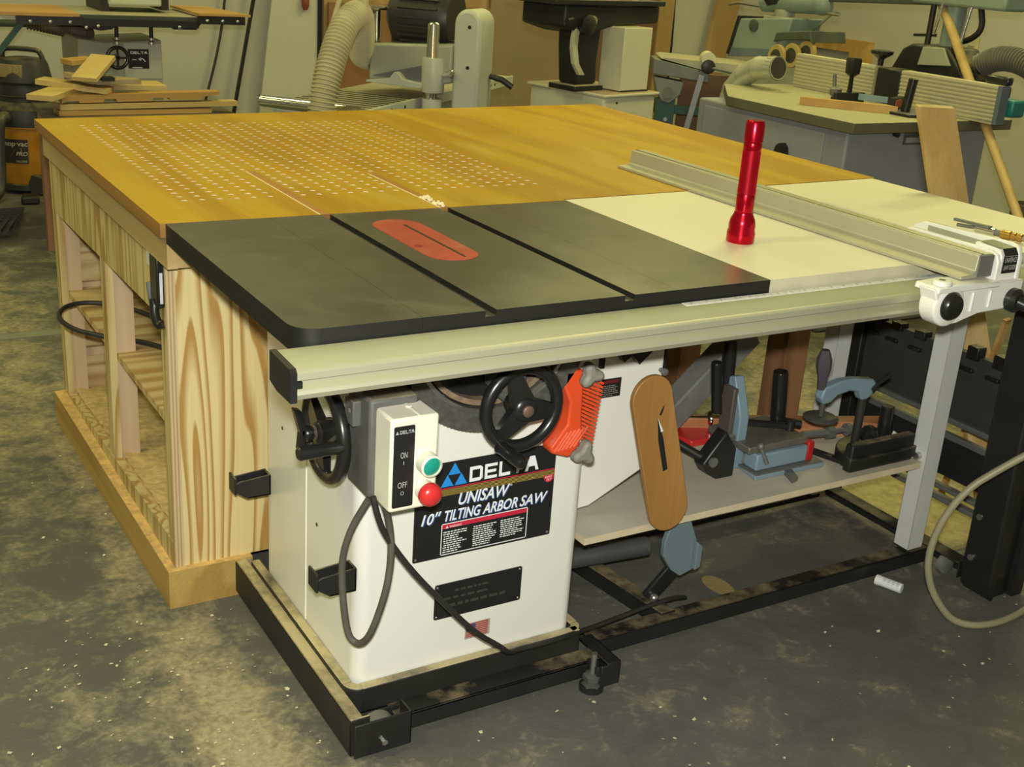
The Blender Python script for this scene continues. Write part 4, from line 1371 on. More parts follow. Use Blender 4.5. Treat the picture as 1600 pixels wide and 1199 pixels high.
PZ(MB().prism([(1.64, .965), (1.60, 1.135), (1.20, 1.170), (1.235, 1.02), (1.26, .985)], 'x', .74, .95), 'gear_housing', m_mach_g, bevel=.008)
PZ(MB().prism([(1.645, .955), (1.62, .955), (1.565, 1.150), (1.59, 1.150)], 'x', .735, .955), 'end_band', m_black, bevel=.003)
PZ(MB().prism([(1.63, .945), (1.63, .99), (1.24, 1.02), (1.24, .985)], 'x', .737, .952), 'lower_trim', M('feeder_blue_gray', (.13, .17, .19), .5), bevel=.003)
PZ(MB().prism([(1.29, 1.05), (1.275, 1.095), (1.045, 1.125), (1.030, 1.07), (1.045, 1.085), (1.25, 1.062)], 'x', .72, .95), 'roller_cover', M('cover_dark_green', (.07, .085, .065), .5), bevel=.004)
for i, (y, z) in enumerate(((1.235, .985), (1.155, 1.00), (1.08, 1.02))):
    r = MB().lathe([(.034, 0), (.056, 0), (.058, .003), (.058, .016), (.054, .018)], (.700 + i * .022, y, z - .87), (1, 0, 0), 26).build('roller', m_roller, pf)
    MB().lathe([(.036, -.0012), (.030, -.0005), (0, -.0004)], (.700 + i * .022, y, z - .87), (1, 0, 0), 18).build('roller_hub', m_groove, r)
PZ(MB().lathe([(.030, 0), (.030, .01), (.024, .012)], (.74, 1.46, 1.112), (-1, 0, 0), 20), 'dial', M('dial_dark', (.07, .08, .07), .5))
PZ(MB().box(.79, .90, 1.28, 1.46, 1.12, 1.165).lathe([(.05, 0), (.055, .03), (.05, .05)], (.85, 1.37, 1.15), (0, 0, 1), 20), 'swivel', m_mach, bevel=.006)
PZ(MB().cyl((.85, 1.52, 1.225), (.85, 1.12, 1.245), .05, 20).ball((.85, 1.12, 1.245), .055, 16), 'arm_head', m_mach_g)
PZ(MB().lathe([(.06, 0), (.075, .03), (.075, .3)], (.85, 1.42, 1.22), (-.1, .2, 1), 20), 'motor', m_castbk)
PZ(MB().tube([(.85, 1.50, 1.198), (.85, 1.72, 1.205), (.85, 1.80, 1.190)], .008, 8), 'crank_rod', m_chrome)
PZ(MB().cyl((.85, 1.14, 1.21), (.85, 1.00, 1.205), .010).cyl((.85, 1.05, 1.205), (.85, 1.16, 1.115), .006), 'lock_rod', m_chrome)
PZ(MB().bar((.85, 1.12, 1.275), (.92, .30, 1.318), .04, .04), 'support_arm', M('arm_dark_green', (.06, .08, .06), .45), bevel=.006)
PZ(MB().cyl((.93, .40, 1.07), (.93, .40, 1.45), .045, 20), 'column', m_mach_g)
PZ(MB().box(.86, 1.0, .10, .60, 1.292, 1.36), 'column_clamp', m_mach_g, bevel=.012)
PZ(MB().cyl((.89, .49, 1.03), (.89, .49, 1.30), .013), 'spindle', m_castbk)
PZ(MB().tube([(.9, .25, 1.30), (.9, .22, 1.21), (.9, .28, 1.16), (.9, .34, 1.15)], .013, 10, sm=2), 'cable', m_castbk)
PZ(MB().bar((.9, .46, 1.165), (.9, .58, 1.155), .012, .012), 'lever', m_castbk)
PZ(MB().cyl((.86, .29, 1.14), (.88, .26, 1.45), .008).cyl((.86, .44, 1.17), (.87, .41, 1.40), .007), 'steel_rod', m_chrome)
PZ(MB().prism([(.60, .999), (.545, 1.10), (.50, 1.125), (.30, 1.125), (.22, 1.05), (.18, .999)], 'x', .80, 1.0), 'column_base', m_castbk, bevel=.01)
PZ(MB().prism([(.44, 1.04), (.425, 1.118), (.315, 1.125), (.265, 1.055)], 'x', .79, .805), 'base_face', m_mach, bevel=.003)

el = thing('duct_elbow', 'shiny galvanised duct elbow resting at the left end of the shaper table', 'duct elbow', (SX + .40, SY + 1.0, .87), 0)
ep = [(0, .20, -.14), (0, .165, -.03), (0, .10, .045), (0, .01, .085), (0, -.115, .100)]
for a, b in zip(ep, ep[1:]):
    a, b = Vector(a), Vector(b)
    MB().lathe([(.053, -.012), (.0555, 0), (.053, .010), (.052, (b - a).length + .004)], a, b - a, 28).build('segment', m_galv, el)
cr_ = MB()
for k in range(20):
    a = 2 * math.pi * k / 20
    cr_.obox((.0535 * math.cos(a), -.09, .097 + .0535 * math.sin(a)), (.001, 0, 0), (0, .022, 0), (0, 0, .0012))
cr_.build('crimp', m_galv, el)
MB().lathe([(.054, 0), (.046, .002), (.046, .004)], (0, -.117, .100), (0, -1, .1), 28).build('rim', m_groove, el)

g2 = thing('miter_gauge', 'dark miter gauge with a black knob on the shaper table before the left fence', 'miter gauge', (SX + .47, SY + .50, .87), 0)
MB().prism(arc(0, 0, .075, 0, 180, 10), 'z', .0006, .022).box(-.085, .085, -.012, .008, .001, .045).build('protractor_head', m_castbk, g2, bevel=.003)
MB().lathe([(.012, .02), (.009, .11), (.030, .125), (.033, .18), (.028, .19)], (0, 0, 0), n=8).build('knob', m_blackp, g2)
MB().lathe([(.02, 0), (.026, .01), (.026, .03), (.01, .04)], (0, .08, .02), n=14).cyl((0, .09, .05), (0, .10, .11), .008).build('clamp', m_gunmetal, g2)
MB().bar((.04, -.02, .03), (.10, -.13, .03), .012, .025).build('bar', m_bluegray, g2)
g3 = thing('gauge_plate', 'flat gauge plate with a tall black handle on the shaper table front', 'gauge plate', (SX + .46, SY + .17, .87), 0)
MB().prism([(-.06, -.08), (.14, -.08), (.16, .05), (.05, .17), (-.06, .10)], 'z', .0006, .012).build('plate', [m_black, m_gunmetal], g3, bevel=.002)
MB().cyl((.005, .005, .012), (.012, -.005, .145), .019, 18).build('handle', m_blackp, g3, bevel=.002)
MB().obox((.03, .08, .038), (.06, .03, 0), (-.006, .012, 0), (0, 0, .022)).build('fence_block', m_black, g3)
MB().obox((.005, .062, .038), (.028, .014, 0), (-.0065, .013, 0), (0, 0, .014)).build('red_label', M('dull_red_label', (.40, .06, .05), .5), g3)
w = MB().prism([(SX + .16, SY + .47), (SX + .185, SY + .49), (SX + .42, SY + .235), (SX + .42, SY + .175)], 'z', .8705, .902)
tag(w.build('mitered_strip', m_scrap2), 'orange wood strip with mitered end on the shaper table edge', 'wood strip')

# ---------------------------------------------------------------- jointer
jt = thing('jointer', 'gray machine bed on dark green legs left of the shaper', 'jointer', (3.12, 3.19, 0), -31.9)


def J(mb, name, mat, **k):
    mb.v = [Vector((v.x * 1.2245, v.y, 1.445 + (v.z - 1.445) * 1.2245)) for v in mb.v]
    return mb.build(name, mat, jt, **k)


J(MB().prism([(-.06, .975), (-.06, 1.035), (.165, .995), (.165, .955)], 'y', -.02, .16), 'bed', M('bed_gray', (.17, .18, .15), .5, .2, .1), bevel=.004)
J(MB().prism([(-.03, 1.036), (-.01, 1.040), (.35, 1.03), (.35, 1.0), (.165, .997)], 'y', -.018, .30), 'outfeed_bed', m_steelbed)
bl = MB()
for i in range(5):
    bl.cyl((-.01 + i * .025, .02 + .01 * i, 1.034 - i * .004), (-.01 + i * .025, .02 + .01 * i, 1.040 - i * .004), .006, 8)
J(bl, 'bolt', m_black)
J(MB().prism([(-.05, .965), (.07, .950), (.062, .90), (.02, .862), (-.012, .87), (-.035, .905)], 'y', -.01, .10), 'bracket', M('bracket_gray', (.20, .21, .18), .5), bevel=.006)
J(MB().lathe([(.022, 0), (.022, .01)], (.012, -.01, .905), (0, -1, 0), 20), 'pivot', M('pivot_gray', (.14, .15, .13), .4))
J(MB().box(-.03, .045, 0, .06, .265, .88), 'leg', m_dkgreen, bevel=.003)
J(MB().cyl((.012, -.002, .80), (.012, -.008, .80), .008), 'leg_bolt', m_bright)
J(MB().cyl((.012, -.002, .72), (.012, -.008, .72), .008), 'leg_bolt', m_bright)
J(MB().box(.04, .34, .02, .06, .82, .855).box(-.02, -.01, .06, .5, .80, .86), 'rail', m_dkgreen, bevel=.003)
J(MB().bar((.135, -.03, .985), (.085, -.03, .70), .022, .010, (0, 1, 0)), 'steel_strut', M('strut_steel', (.36, .37, .40), .35, .7))
J(MB().box(.315, .385, -.01, .04, .265, .855), 'leg', M('jointer_steel_leg', (.24, .25, .23), .45, .4), bevel=.004)
J(MB().cyl((.155, -.04, 1.045), (.155, .06, 1.045), .028, 20), 'roller', m_cream)
J(MB().lathe([(.026, 0), (.028, .006), (.020, .010)], (.155, -.04, 1.018), (0, -1, 0), 20), 'end_knob', m_black)
J(MB().cyl((.17, -.045, 1.015), (.27, -.045, 1.000), .006), 'lever', m_gunmetal)
J(MB().box(.10, .32, .45, .49, .40, .95), 'rear_panel', m_brown2)
J(MB().cyl((.26, -.05, .966), (.33, -.05, .945), .012), 'yellow_tag', m_yellow)

# ---------------------------------------------------------------- black sander on the cream cabinet
cs = thing('disc_sander', 'black cast machine with tall cream box on a cream cabinet base', 'sander', (2.236, 2.445, 0), 14)
MB().box(.0, .325, .0, .42, .0, .868).build('cabinet_base', m_cream, cs, bevel=.012)
MB().box(-.012, .335, -.012, .43, .866, .880).build('base_lid', [m_cream, M('dusty_lid', (.40, .31, .22), .7)], cs, bevel=.005)
MB().cyl((.065, -.013, .845), (.065, -.010, .845), .005, 10).build('lid_screw', m_black, cs)
MB().box(.125, .300, .03, .15, .884, 1.134).build('guard_box', m_cream, cs, bevel=.003)
MB().box(.13, .30, .025, .032, .881, .886).build('guard_gap', m_black, cs)
MB().box(-.07, .10, .10, .25, .880, .902).build('casting_foot', [m_black, M('dusty_foot', (.42, .36, .24), .8)], cs, bevel=.004)
MB().prism([(-.035, .902), (.09, .902), (.085, 1.0), (.10, 1.15), (-.06, 1.15), (-.055, 1.05)], 'y', .13, .23).build('column', m_castbk, cs, bevel=.012)
b = MB()
pts = [(-.095, 1.132), (-.104, 1.09), (-.104, 1.05), (-.088, .99), (-.050, .945)]
for (a0, z0_), (a1, z1_) in zip(pts, pts[1:]):
    b.add([(a0, .10, z0_), (a0 + .030, .10, z0_), (a1 + .030, .10, z1_), (a1, .10, z1_), (a0, .116, z0_), (a0 + .030, .116, z0_), (a1 + .030, .116, z1_), (a1, .116, z1_)],
          [(0, 1, 2, 3), (4, 7, 6, 5), (1, 5, 6, 2), (0, 3, 7, 4), (0, 4, 5, 1), (3, 2, 6, 7)])
b.build('sanding_belt', M('belt_backing', (.50, .46, .32), .7), cs)
MB().prism([(-.16, 1.13), (-.03, 1.10), (.15, 1.135), (.42, 1.145), (.42, 1.215), (-.16, 1.215)], 'y', .10, .34).build('head_casting', m_castbk, cs, bevel=.01)
MB().lathe([(.035, 0), (.04, .03), (.02, .04)], (-.05, .10, 1.14), (0, -1, 0), 16).cyl((-.13, .09, 1.16), (-.16, .09, 1.155), .012).build('adjusting_knob', m_black, cs)
MB().lathe([(.028, 0), (.028, .01), (.02, .014)], (-.01, .10, 1.15), (0, -1, -.4), 16).build('dusty_cap', M('dusty_cap', (.34, .28, .16), .7), cs)
MB().box(-.24, .43, .08, .36, 1.215, 1.235).build('work_table', m_castbk, cs, bevel=.003)
MB().prism([(.10, .12), (.27, .10), (.29, .16), (.16, .19)], 'z', 1.2355, 1.239).build('dust_patch', m_sawdust, cs)

# ---------------------------------------------------------------- drum sander with cream hose
ds = thing('drum_sander', 'light gray drum sander with ribbed black motor and chrome posts', 'drum sander', (1.163, 2.405, 0), -50)
MB().prism([(-.36, 0), (.0, 0), (.0, 1.6), (-.36, 1.6)], 'z', .795, .828).build('conveyor_bed', [m_mach_l, m_steelbed], ds, bevel=.004)
sl = MB()
for i in range(9):
    sl.box(-.355, -.02, .06 + i * .05, .075 + i * .05, .828, .8295)
sl.build('bed_slot', m_groove, ds)
MB().box(-.002, .006, .0, 1.6, .79, .832).build('side_rail', m_mach_l, ds, bevel=.002)
hl_ = MB()
for y in (.05, .11, .15, .24, .36, .55, 1.1, 1.2, 1.3, 1.35, 1.45):
    hl_.lathe([(.006, 0), (.006, .002)], (.006, y, .812), (1, 0, 0), 8)
hl_.build('rail_screw', m_black, ds)
MB().cyl((-.375, -.045, .835), (.01, -.045, .835), .021, 20).ball((-.375, -.045, .835), .021, 12, (.6, 1, 1)).build('infeed_roller', m_chrome, ds)
MB().box(-.30, -.06, .1, 1.4, .0, .795).build('stand', m_mach, ds)
MB().lathe([(.043, .86), (.045, .865), (.045, .985), (.043, .99)], (.058, .50, 0), n=24).lathe([(.040, .775), (.040, .835)], (.058, .50, 0), n=24).build('post_sleeve', m_mach_l, ds)
MB().cyl((.052, .50, .83), (.052, .50, 1.112), .0245, 22).ball((.052, .50, 1.112), .0245, 14, (1, 1, .5)).build('post', m_chrome, ds)
MB().lathe([(.012, 0), (.012, .03), (.016, .035), (.016, .05), (.008, .055)], (.105, .495, .93), (1, -.3, .2), 14).build('lock_knob', m_chrome, ds)
gd = arc(.190, 1.125, .055, 0, 180, 10)
MB().prism([(.135, .80), (.246, .80)] + gd, 'y', .50, .66).build('belt_guard', m_mach_l, ds, bevel=.014)
bb = MB()
for z in (1.115, .965):
    bb.lathe([(.007, 0), (.007, .004)], (.20, .50, z), (0, -1, 0), 8)
bb.build('guard_bolt', m_black, ds)
MB().box(.115, .26, .48, .70, .60, .80).build('drive_base', m_mach_l, ds, bevel=.006)
MB().prism([(-.22, .88), (.03, .875), (.135, .90), (.135, 1.045), (-.215, 1.02)], 'y', .50, .78).build('drum_cover', m_mach, ds, bevel=.01)
MB().prism([(-.20, .90), (.10, .98), (.10, .90)], 'y', .49, .502).build('cover_painted_shadow', M('cover_shadow_gray', (.12, .125, .12), .5), ds)  # dark wedge painting the shadow on the cover front
MB().prism([(-.21, .876), (.03, .872), (.03, .892), (-.05, .90), (-.075, .925), (-.09, .925), (-.11, .90), (-.21, .884)], 'y', .46, .5).build('lower_flange', m_mach_l, ds, bevel=.003)
MB().lathe([(.066, 0), (.066, .02)], (-.24, .60, .955), (1, 0, 0), 26).build('hose_port', M('port_ring', (.10, .105, .09), .5), ds)
mo = MB()
mo.lathe([(.07, -.03), (.115, 0), (.118, .03), (.118, .21), (.105, .24)], (-.16, .66, 1.13), (1, 0, 0), 28)
mo = mo.build('motor', M('motor_black', (.022, .022, .020), .45), ds)
ft = MB()
for k in range(22):
    a = 2 * math.pi * k / 22
    ft.obox((-.04, .66 + .121 * math.cos(a), 1.13 + .121 * math.sin(a)), (.085, 0, 0), (0, .007 * math.cos(a), .007 * math.sin(a)), (0, -.003 * math.sin(a), .003 * math.cos(a)))
ft.build('cooling_fin', M('fin_dark', (.03, .03, .028), .45), mo)
MB().box(-.17, .10, .60, .72, 1.0, 1.05).build('motor_mount', m_castbk, ds)
MB().cyl((-.245, .62, .99), (-.245, .62, 1.14), .015, 16).build('crank_post', m_chrome, ds)
MB().lathe([(.02, -.012), (.03, 0), (.066, .004), (.070, .012), (.064, .018)], (-.262, .62, 1.138), (0, 0, 1), 28).build('crank_wheel', m_chrome, ds)
MB().tube([(.25, .62, .93), (.30, .62, .92), (.34, .63, .895)], .012, 8).build('cable_stub', m_black, ds)
hp2 = [(-.095, -.125, .58), (-.093, -.125, .74), (-.092, -.125, .833), (-.088, -.115, .90), (-.085, -.08, .985), (-.085, -.02, 1.075), (-.085, .05, 1.135), (-.10, .15, 1.155), (-.15, .29, 1.125), (-.215, .43, 1.03), (-.275, .54, .97), (-.268, .592, .955), (-.225, .60, .955)]
h = flex(hp2, .050, .0135, m_flex, 'dust_hose', None, 2, .08)
h.location += Vector((0, 0, 0))
mt = Matrix.Translation((1.163, 2.405, 0)) @ Matrix.Rotation(rad(-50), 4, 'Z')
for v in h.data.vertices:
    v.co = v.co + h.location
h.location = mt.translation
h.rotation_euler = (0, 0, rad(-50))
tag(h, 'cream ribbed dust hose arching up over the front of the drum sander', 'hose')
tp_ = MB().tube([(-.155, .0, 1.02), (-.14, .03, 1.10), (-.11, .06, 1.25)], .009, 8).tube([(-.075, .16, 1.18), (-.075, .17, 1.28)], .014, 8)
tp_.build('pale_strap', m_flex, ds)

# ---------------------------------------------------------------- planer on the left
pn = thing('planer', 'gray machine with wood side wings and handwheel behind the scrap boards', 'planer', (.854, 4.128, 0), 0)
MB().prism([(-.30, 0), (.07, 0), (.075, .56), (.0705, .90), (-.18, .885), (-.30, .90)], 'y', .0, .35).build('body', m_mach, pn, bevel=.006)
MB().box(-.10, .069, -.004, .001, .725, .885).build('front_cover', m_mach_l, pn, bevel=.003)
np_ = MB().box(-.083, .010, -.007, -.003, .772, .858).build('maker_label', m_plate, pn)
t = MB()
techno(t, 'DELTA', (-.072, -.0075, .837), X, Z, .011, .076)
for i in range(8):
    a, b_ = rad(20 + i * 12), rad(32 + i * 12)
    t.add([(-.028 + q * math.cos(w_), -.0075, .795 + q * math.sin(w_)) for q, w_ in ((.024, a), (.024, b_), (.020, b_), (.020, a))], [(0, 1, 2, 3)])
t.flat([(-.037, .813), (-.026, .823), (-.026, .806)], (0, -.0075, 0), X, Z)
t.quad((-.066, -.0075, .810), X * .02, Z * .003)
t.quad((-.066, -.0075, .775), X * .045, Z * .003)
t.build('lettering', m_print, np_)
hw2 = MB().torus((-.142, -.06, .825), (0, 1, 0), .045, .008, 30, 10).bar((-.142, -.06, .78), (-.142, -.06, .87), .008, .012, (0, 1, 0)).bar((-.187, -.06, .825), (-.097, -.06, .825), .012, .008)
hw2.cyl((-.142, -.065, .825), (-.142, .0, .825), .012)
hw2.build('handwheel', m_blackp, pn)
MB().lathe([(.034, 0), (.034, .004)], (-.142, -.012, .832), (0, -1, 0), 20).build('dial', m_mach, pn)
MB().cyl((-.128, .0, .885), (-.128, .0, .99), .009).cyl((.026, 0, .885), (.026, 0, .99), .009).build('lift_post', m_castbk, pn)
MB().lathe([(.018, 0), (.018, .012), (.011, .014), (.016, .02), (.016, .03)], (-.128, 0, .878), n=14).build('post_nut', m_bright, pn)
MB().lathe([(.018, 0), (.018, .012), (.011, .014), (.016, .02), (.016, .03)], (.026, 0, .878), n=14).build('post_nut', m_bright, pn)
MB().box(-.32, .212, -.17, .30, .992, 1.018).build('table', [M('table_casting_dark', (.05, .06, .045), .5), m_steelbed], pn, bevel=.004)
MB().box(-.58, -.31, -.20, -.19, .972, 1.006).box(.185, .40, -.20, -.19, .99, 1.026).box(-.31, .19, -.19, -.18, .97, 1.0).build('wing_rail', m_black, pn)
bb = MB()
for x, z in ((-.525, .985), (-.445, .985), (-.365, .985), (.225, 1.005), (.295, 1.005), (.365, 1.005), (-.25, .972), (-.30, .965), (.10, .975)):
    bb.lathe([(.007, 0), (.007, .004), (.004, .006)], (x, -.2, z), (0, -1, 0), 8)
bb.build('rail_bolt', m_bright, pn)
MB().prism([(-.64, -.205), (-.325, -.205), (-.325, .26), (-.64, .26)], 'z', 1.008, 1.020).build('side_wing', m_scrap2, pn)
MB().prism([(.187, -.205), (.425, -.205), (.36, .26), (.187, .26)], 'z', 1.026, 1.036).build('side_wing', m_scrap2, pn)
MB().prism([(-.295, .993), (-.30, .962), (-.23, .948), (-.18, .955), (-.15, .985)], 'y', -.15, -.12).prism([(.06, .99), (.09, .960), (.19, .960), (.215, .99)], 'y', -.15, -.12).build('table_bracket', m_black, pn)
MB().box(-.16, .075, -.02, .32, 1.046, 1.20).build('cutter_head', m_mach_l, pn, bevel=.01)
MB().box(-.19, -.155, 0, .3, 1.018, 1.2).build('head_side', m_castbk, pn)
MB().box(.075, .11, 0, .3, 1.03, 1.2).build('head_side', m_castbk, pn)
MB().cyl((-.9, .38, .935), (-.43, .38, .935), .026, 16).build('dust_pipe', M('gray_pipe', (.13, .15, .12), .4), pn)
flex([(-.44, .38, .935), (-.38, .37, .925), (-.28, .30, .91), (-.2, .2, .90)], .036, .014, m_flexbr, 'dust_collar', pn)

gt = thing('green_leg_table', 'beige topped table on slanted dark green legs at the far left edge', 'table', (.322, 3.988, 0), 0)
MB().prism([(-.9, -.0), (.0, .0), (-.02, .10), (-.9, .12)], 'z', .985, 1.003).build('tabletop', [m_cream, m_steelbed], gt)
MB().bar((0, .0, .995), (-.80, .0, .0), .02, .03, (0, 1, 0)).bar((-.9, .08, .98), (-.86, .08, 0), .03, .03, (0, 1, 0)).build('leg', m_dkgreen, gt)

# ---------------------------------------------------------------- shop vacuum
va = thing('shop_vacuum', 'orange and black shop vacuum on the floor at the left edge', 'vacuum', (.405, 5.10, 0), -30)
VC = (0, .19, 0)
MB().lathe([(.150, .04), (.158, .05), (.178, .345), (.186, .348), (.186, .36)], VC, n=36).build('tank', m_vacy, va)
MB().lathe([(.188, .355), (.190, .40), (.182, .44), (.150, .465), (.142, .475), (.142, .50), (.15, .505)], VC, n=36).build('lid', m_vacb, va)
MB().lathe([(.128, .50), (.132, .56), (.124, .575)], VC, n=32).build('motor_neck', m_vacb, va)
MB().lathe([(.140, .565), (.146, .575), (.128, .66), (.115, .685), (.04, .695)], VC, n=32).build('motor_cover', m_vacb, va)
MB().box(-.105, .045, .055, .08, .60, .665).build('power_label', m_vacd, va, bevel=.003)
t = MB()
text(t, '3.0', (-.02, .053, .625), X, Z, .03)
t.build('lettering', M('vac_gold', (.5, .36, .12), .5), va)
MB().tube([(-.10, .19, .67), (-.10, .19, .72), (-.07, .19, .735), (.07, .19, .735), (.10, .19, .72), (.115, .19, .655)], .013, 10, sm=1).build('handle', m_vacb, va)
lab = MB()
N_ = 8
for i in range(N_):
    a0, a1 = rad(-118 + i * 6.0), rad(-118 + (i + 1) * 6.0)
    lab.add([(r_ * math.cos(a), .19 + r_ * math.sin(a), z) for a, z, r_ in ((a0, .165, .170), (a1, .165, .170), (a1, .292, .177), (a0, .292, .177))], [(0, 1, 2, 3)])
lab = lab.build('tank_label', M('vac_label_black', (.03, .027, .022), .5), va, angle=180)


def bend(mb):
    mb.v = [Vector(((.1775 - (.292 - v.z) * .055) * math.cos(-math.pi / 2 + v.x / .176), .19 + (.1775 - (.292 - v.z) * .055) * math.sin(-math.pi / 2 + v.x / .176), v.z)) for v in mb.v]
    return mb


t = MB()
text(t, 'shop\u00b7vac', (-.075, 0, .257), X, Z, .026, .135, 0, .015)
text(t, 'PRO', (.000, 0, .207), X, Z, .020, .058, .25, .01)
text(t, 'GALLONS', (-.005, 0, .172), X, Z, .011, .058, .2)
bend(t).build('lettering', M('vac_print', (.55, .52, .38), .5), lab)
t = MB()
t.bar((-.028, 0, .205), (.0, 0, .245), .002, .007, (0, 1, 0))
text(t, '2', (.022, 0, .230), X, Z, .016)
bend(t).build('orange_mark', M('vac_orange_mark', (.5, .33, .06), .5), lab)
MB().prism([(.06, -.02), (.15, -.02), (.15, .05), (.13, .075), (.07, .085), (.05, .04)], 'y', .0, .06).move((0, .02, .025)).build('caster_foot', m_vacb, va, bevel=.006)
MB().lathe([(.165, .018), (.175, .022), (.175, .05), (.16, .055)], VC, n=30).build('dolly', m_vacb, va)
MB().ball((-.03, -.02, .405), .035, 16).build('hose_socket', m_vacb, va)
MB().tube([(-.03, -.03, .41), (-.038, -.07, .38), (-.040, -.085, .30), (-.038, -.10, .18), (-.03, -.13, .08), (-.03, -.18, .032), (-.06, -.3, .028)], .026, 14, sm=2).build('hose', m_vacb, va)

mt_ = MB()
for i in range(7):
    mt_.bar((.02 + i * .035, 4.18, .022 + .004 * i), (.17 + i * .035, 4.70, .018), .012, .014)
for j in range(9):
    mt_.bar((.03 + j * .018, 4.20 + j * .06, .024), (.25 + j * .017, 4.20 + j * .06, .030), .012, .014)
mt_.v = [Vector((v.x - .02, v.y, v.z - .004)) for v in mt_.v]
tag(mt_.build('rubber_mat', m_rubbermat), 'black rubber mat with open holes on the floor before the vacuum', 'mat')
tag(MB().prism([(.38, 4.86), (.47, 4.85), (.48, 4.93), (.40, 4.95)], 'z', .0, .045).build('rubber_wedge', m_black, bevel=.012), 'small black rubber block on the floor right of the mat', 'block')

# ---------------------------------------------------------------- scrap boards on a low bench
PX, PY = .378, 3.60
lbn = thing('low_bench', 'low dark bench hidden under the pile of scrap boards', 'bench', (PX + .30, PY + .10, 0), 0)
MB().box(-.36, .42, -.14, .28, .62, .643).build('top', M('bench_dark', (.10, .08, .06), .6), lbn)
for x in (-.34, .36):
    for y in (-.12, .22):
        MB().box(x, x + .05, y, y + .05, 0, .62).build('leg', m_cherry, lbn)


def board(p0, p1, w, h, mat, label, up=(0, 0, 1)):
    b = MB().bar((PX + p0[0], PY + p0[1], p0[2]), (PX + p1[0], PY + p1[1], p1[2]), w, h, up)
    o = b.build('scrap_board', mat, bevel=.001)
    return tag(o, label, 'board', 'scrap boards piled on the low bench')


board((-.02, .045, .6535), (.62, .075, .6535), .09, .020, m_scrap2, 'lowest wide board under the scrap pile on the low bench')
board((-.012, .03, .676), (.735, .05, .684), .05, .022, m_scrap, 'long pale board at the front bottom of the scrap pile')
nb = MB()
nb.prism([(.0, .690), (.0, .722), (.655, .736), (.655, .724), (.58, .715), (.575, .702), (.44, .702), (.435, .711), (.37, .711), (.365, .698), (.22, .696), (.215, .707), (.17, .707), (.165, .694), (.07, .692), (.065, .70), (.01, .70)], 'y', .02, .09)
nb.v = [v + Vector((PX, PY, 0)) for v in nb.v]
tag(nb.build('scrap_board', m_scrap2), 'long orange board with notches cut in its lower edge', 'board', 'scrap boards piled on the low bench')
board((-.10, -.06, .725), (.06, .16, .735), .11, .022, m_scrap, 'short board poking out left toward the vacuum')
board((-.05, .20, .760), (.20, .05, .738), .10, .022, m_scrap, 'board slanting under the curved offcut on the scrap pile')
board((.08, .22, .74), (.46, .22, .735), .16, .022, m_scrap, 'broad flat board at the back of the scrap pile by the gray machine')
cv = MB().prism([(0, 0), (.03, -.03), (.09, -.07), (.13, -.08), (.30, -.065), (.28, .0), (.10, .08), (.02, .05)], 'z', .0, .02)
cv.v = [Vector((PX + .03 + v.x, PY + .12 + v.y, .762 + v.z + .22 * max(0, .10 - v.x))) for v in cv.v]
tag(cv.build('scrap_board', M('gray_brown_offcut', (.36, .28, .15), .6)), 'curved gray brown offcut lying across the scrap pile', 'board', 'scrap boards piled on the low bench')
board((.085, -.01, .790), (.20, .14, .865), .105, .018, m_scrap, 'pale short board tilted up on top of the scrap pile')
board((.06, .20, .835), (.17, .24, .842), .09, .02, m_scrap2, 'small orange board leaning behind the tilted top board')
tag(MB().box(PX + .16, PX + .21, PY + .0, PY + .06, .782, .796).build('black_block', m_black), 'small black block under the tilted top scrap board', 'block')

# ---------------------------------------------------------------- sheets and things along the walls
def sheet(name, mb, mat, label, cat='sheet'):
    return tag(mb.build(name, mat), label, cat)


sheet('melamine_sheet', MB().prism([(1.84, 0), (2.245, 0), (2.27, 2.3), (2.12, 2.3)], 'y', 5.54, 5.56), m_melamine, 'white melamine sheet standing against the back wall')
sheet('black_strip', MB().bar((1.655, 5.55, 0.0), (2.11, 5.55, 2.3), .018, .02, (0, 1, 0)), m_black, 'thin black slanting strip along the edge of the white sheet', 'strip')
sheet('dark_batten', MB().box(2.25, 2.275, 5.53, 5.56, 0, 2.3), m_black, 'dark upright batten at the right edge of the white sheet', 'batten')
sheet('red_brown_board', MB().box(2.30, 3.42, 5.48, 5.50, 0, 1.005), m_redbrown, 'red brown panel behind the drum sander with a pale top edge', 'panel')
sheet('hardboard_sheet', MB().box(2.28, 3.98, 5.51, 5.53, 0, 2.3), m_tan, 'tall tan sheet standing behind the red brown panel')
sheet('hardboard_sheet', MB().box(3.42, 4.12, 5.48, 5.50, 0, 2.4), m_brown, 'tall brown hardboard sheet left of the black cast machine')
sheet('dark_board', MB().box(4.09, 4.82, 5.52, 5.55, 0, 2.3), m_brown2, 'dark brown sheet behind the black cast machine')
sheet('brown_batten', MB().box(4.80, 4.93, 5.50, 5.53, 0, 2.3), m_tan, 'narrow brown batten standing right of the dark sheet', 'batten')
sheet('tan_board', MB().prism([(5.12, 0), (5.33, 0), (5.56, 1.25), (5.66, 2.0), (5.50, 2.0), (5.34, 1.2)], 'y', 5.50, 5.53), m_tan, 'narrow tan board leaning in the corner behind the power feeder', 'board')
c = MB().tube([(1.74, 5.57, 2.2), (1.70, 5.57, 1.2), (1.685, 5.57, .95), (1.64, 5.57, .70), (1.56, 5.57, .42), (1.50, 5.57, .2), (1.49, 5.56, .01)], .008, 8, sm=2)
sheet('hanging_cord', c, m_cord, 'thin black cord hanging on the wall left of the white sheet', 'cord')
c = MB().tube([(4.95, 5.57, 2.2), (4.975, 5.57, 1.2), (5.0, 5.57, .74), (4.99, 5.57, .3), (5.0, 5.56, .01)], .008, 8, sm=2)
sheet('hanging_cord', c, m_cord, 'thin black cord hanging on the wall right of the dark sheet', 'cord')
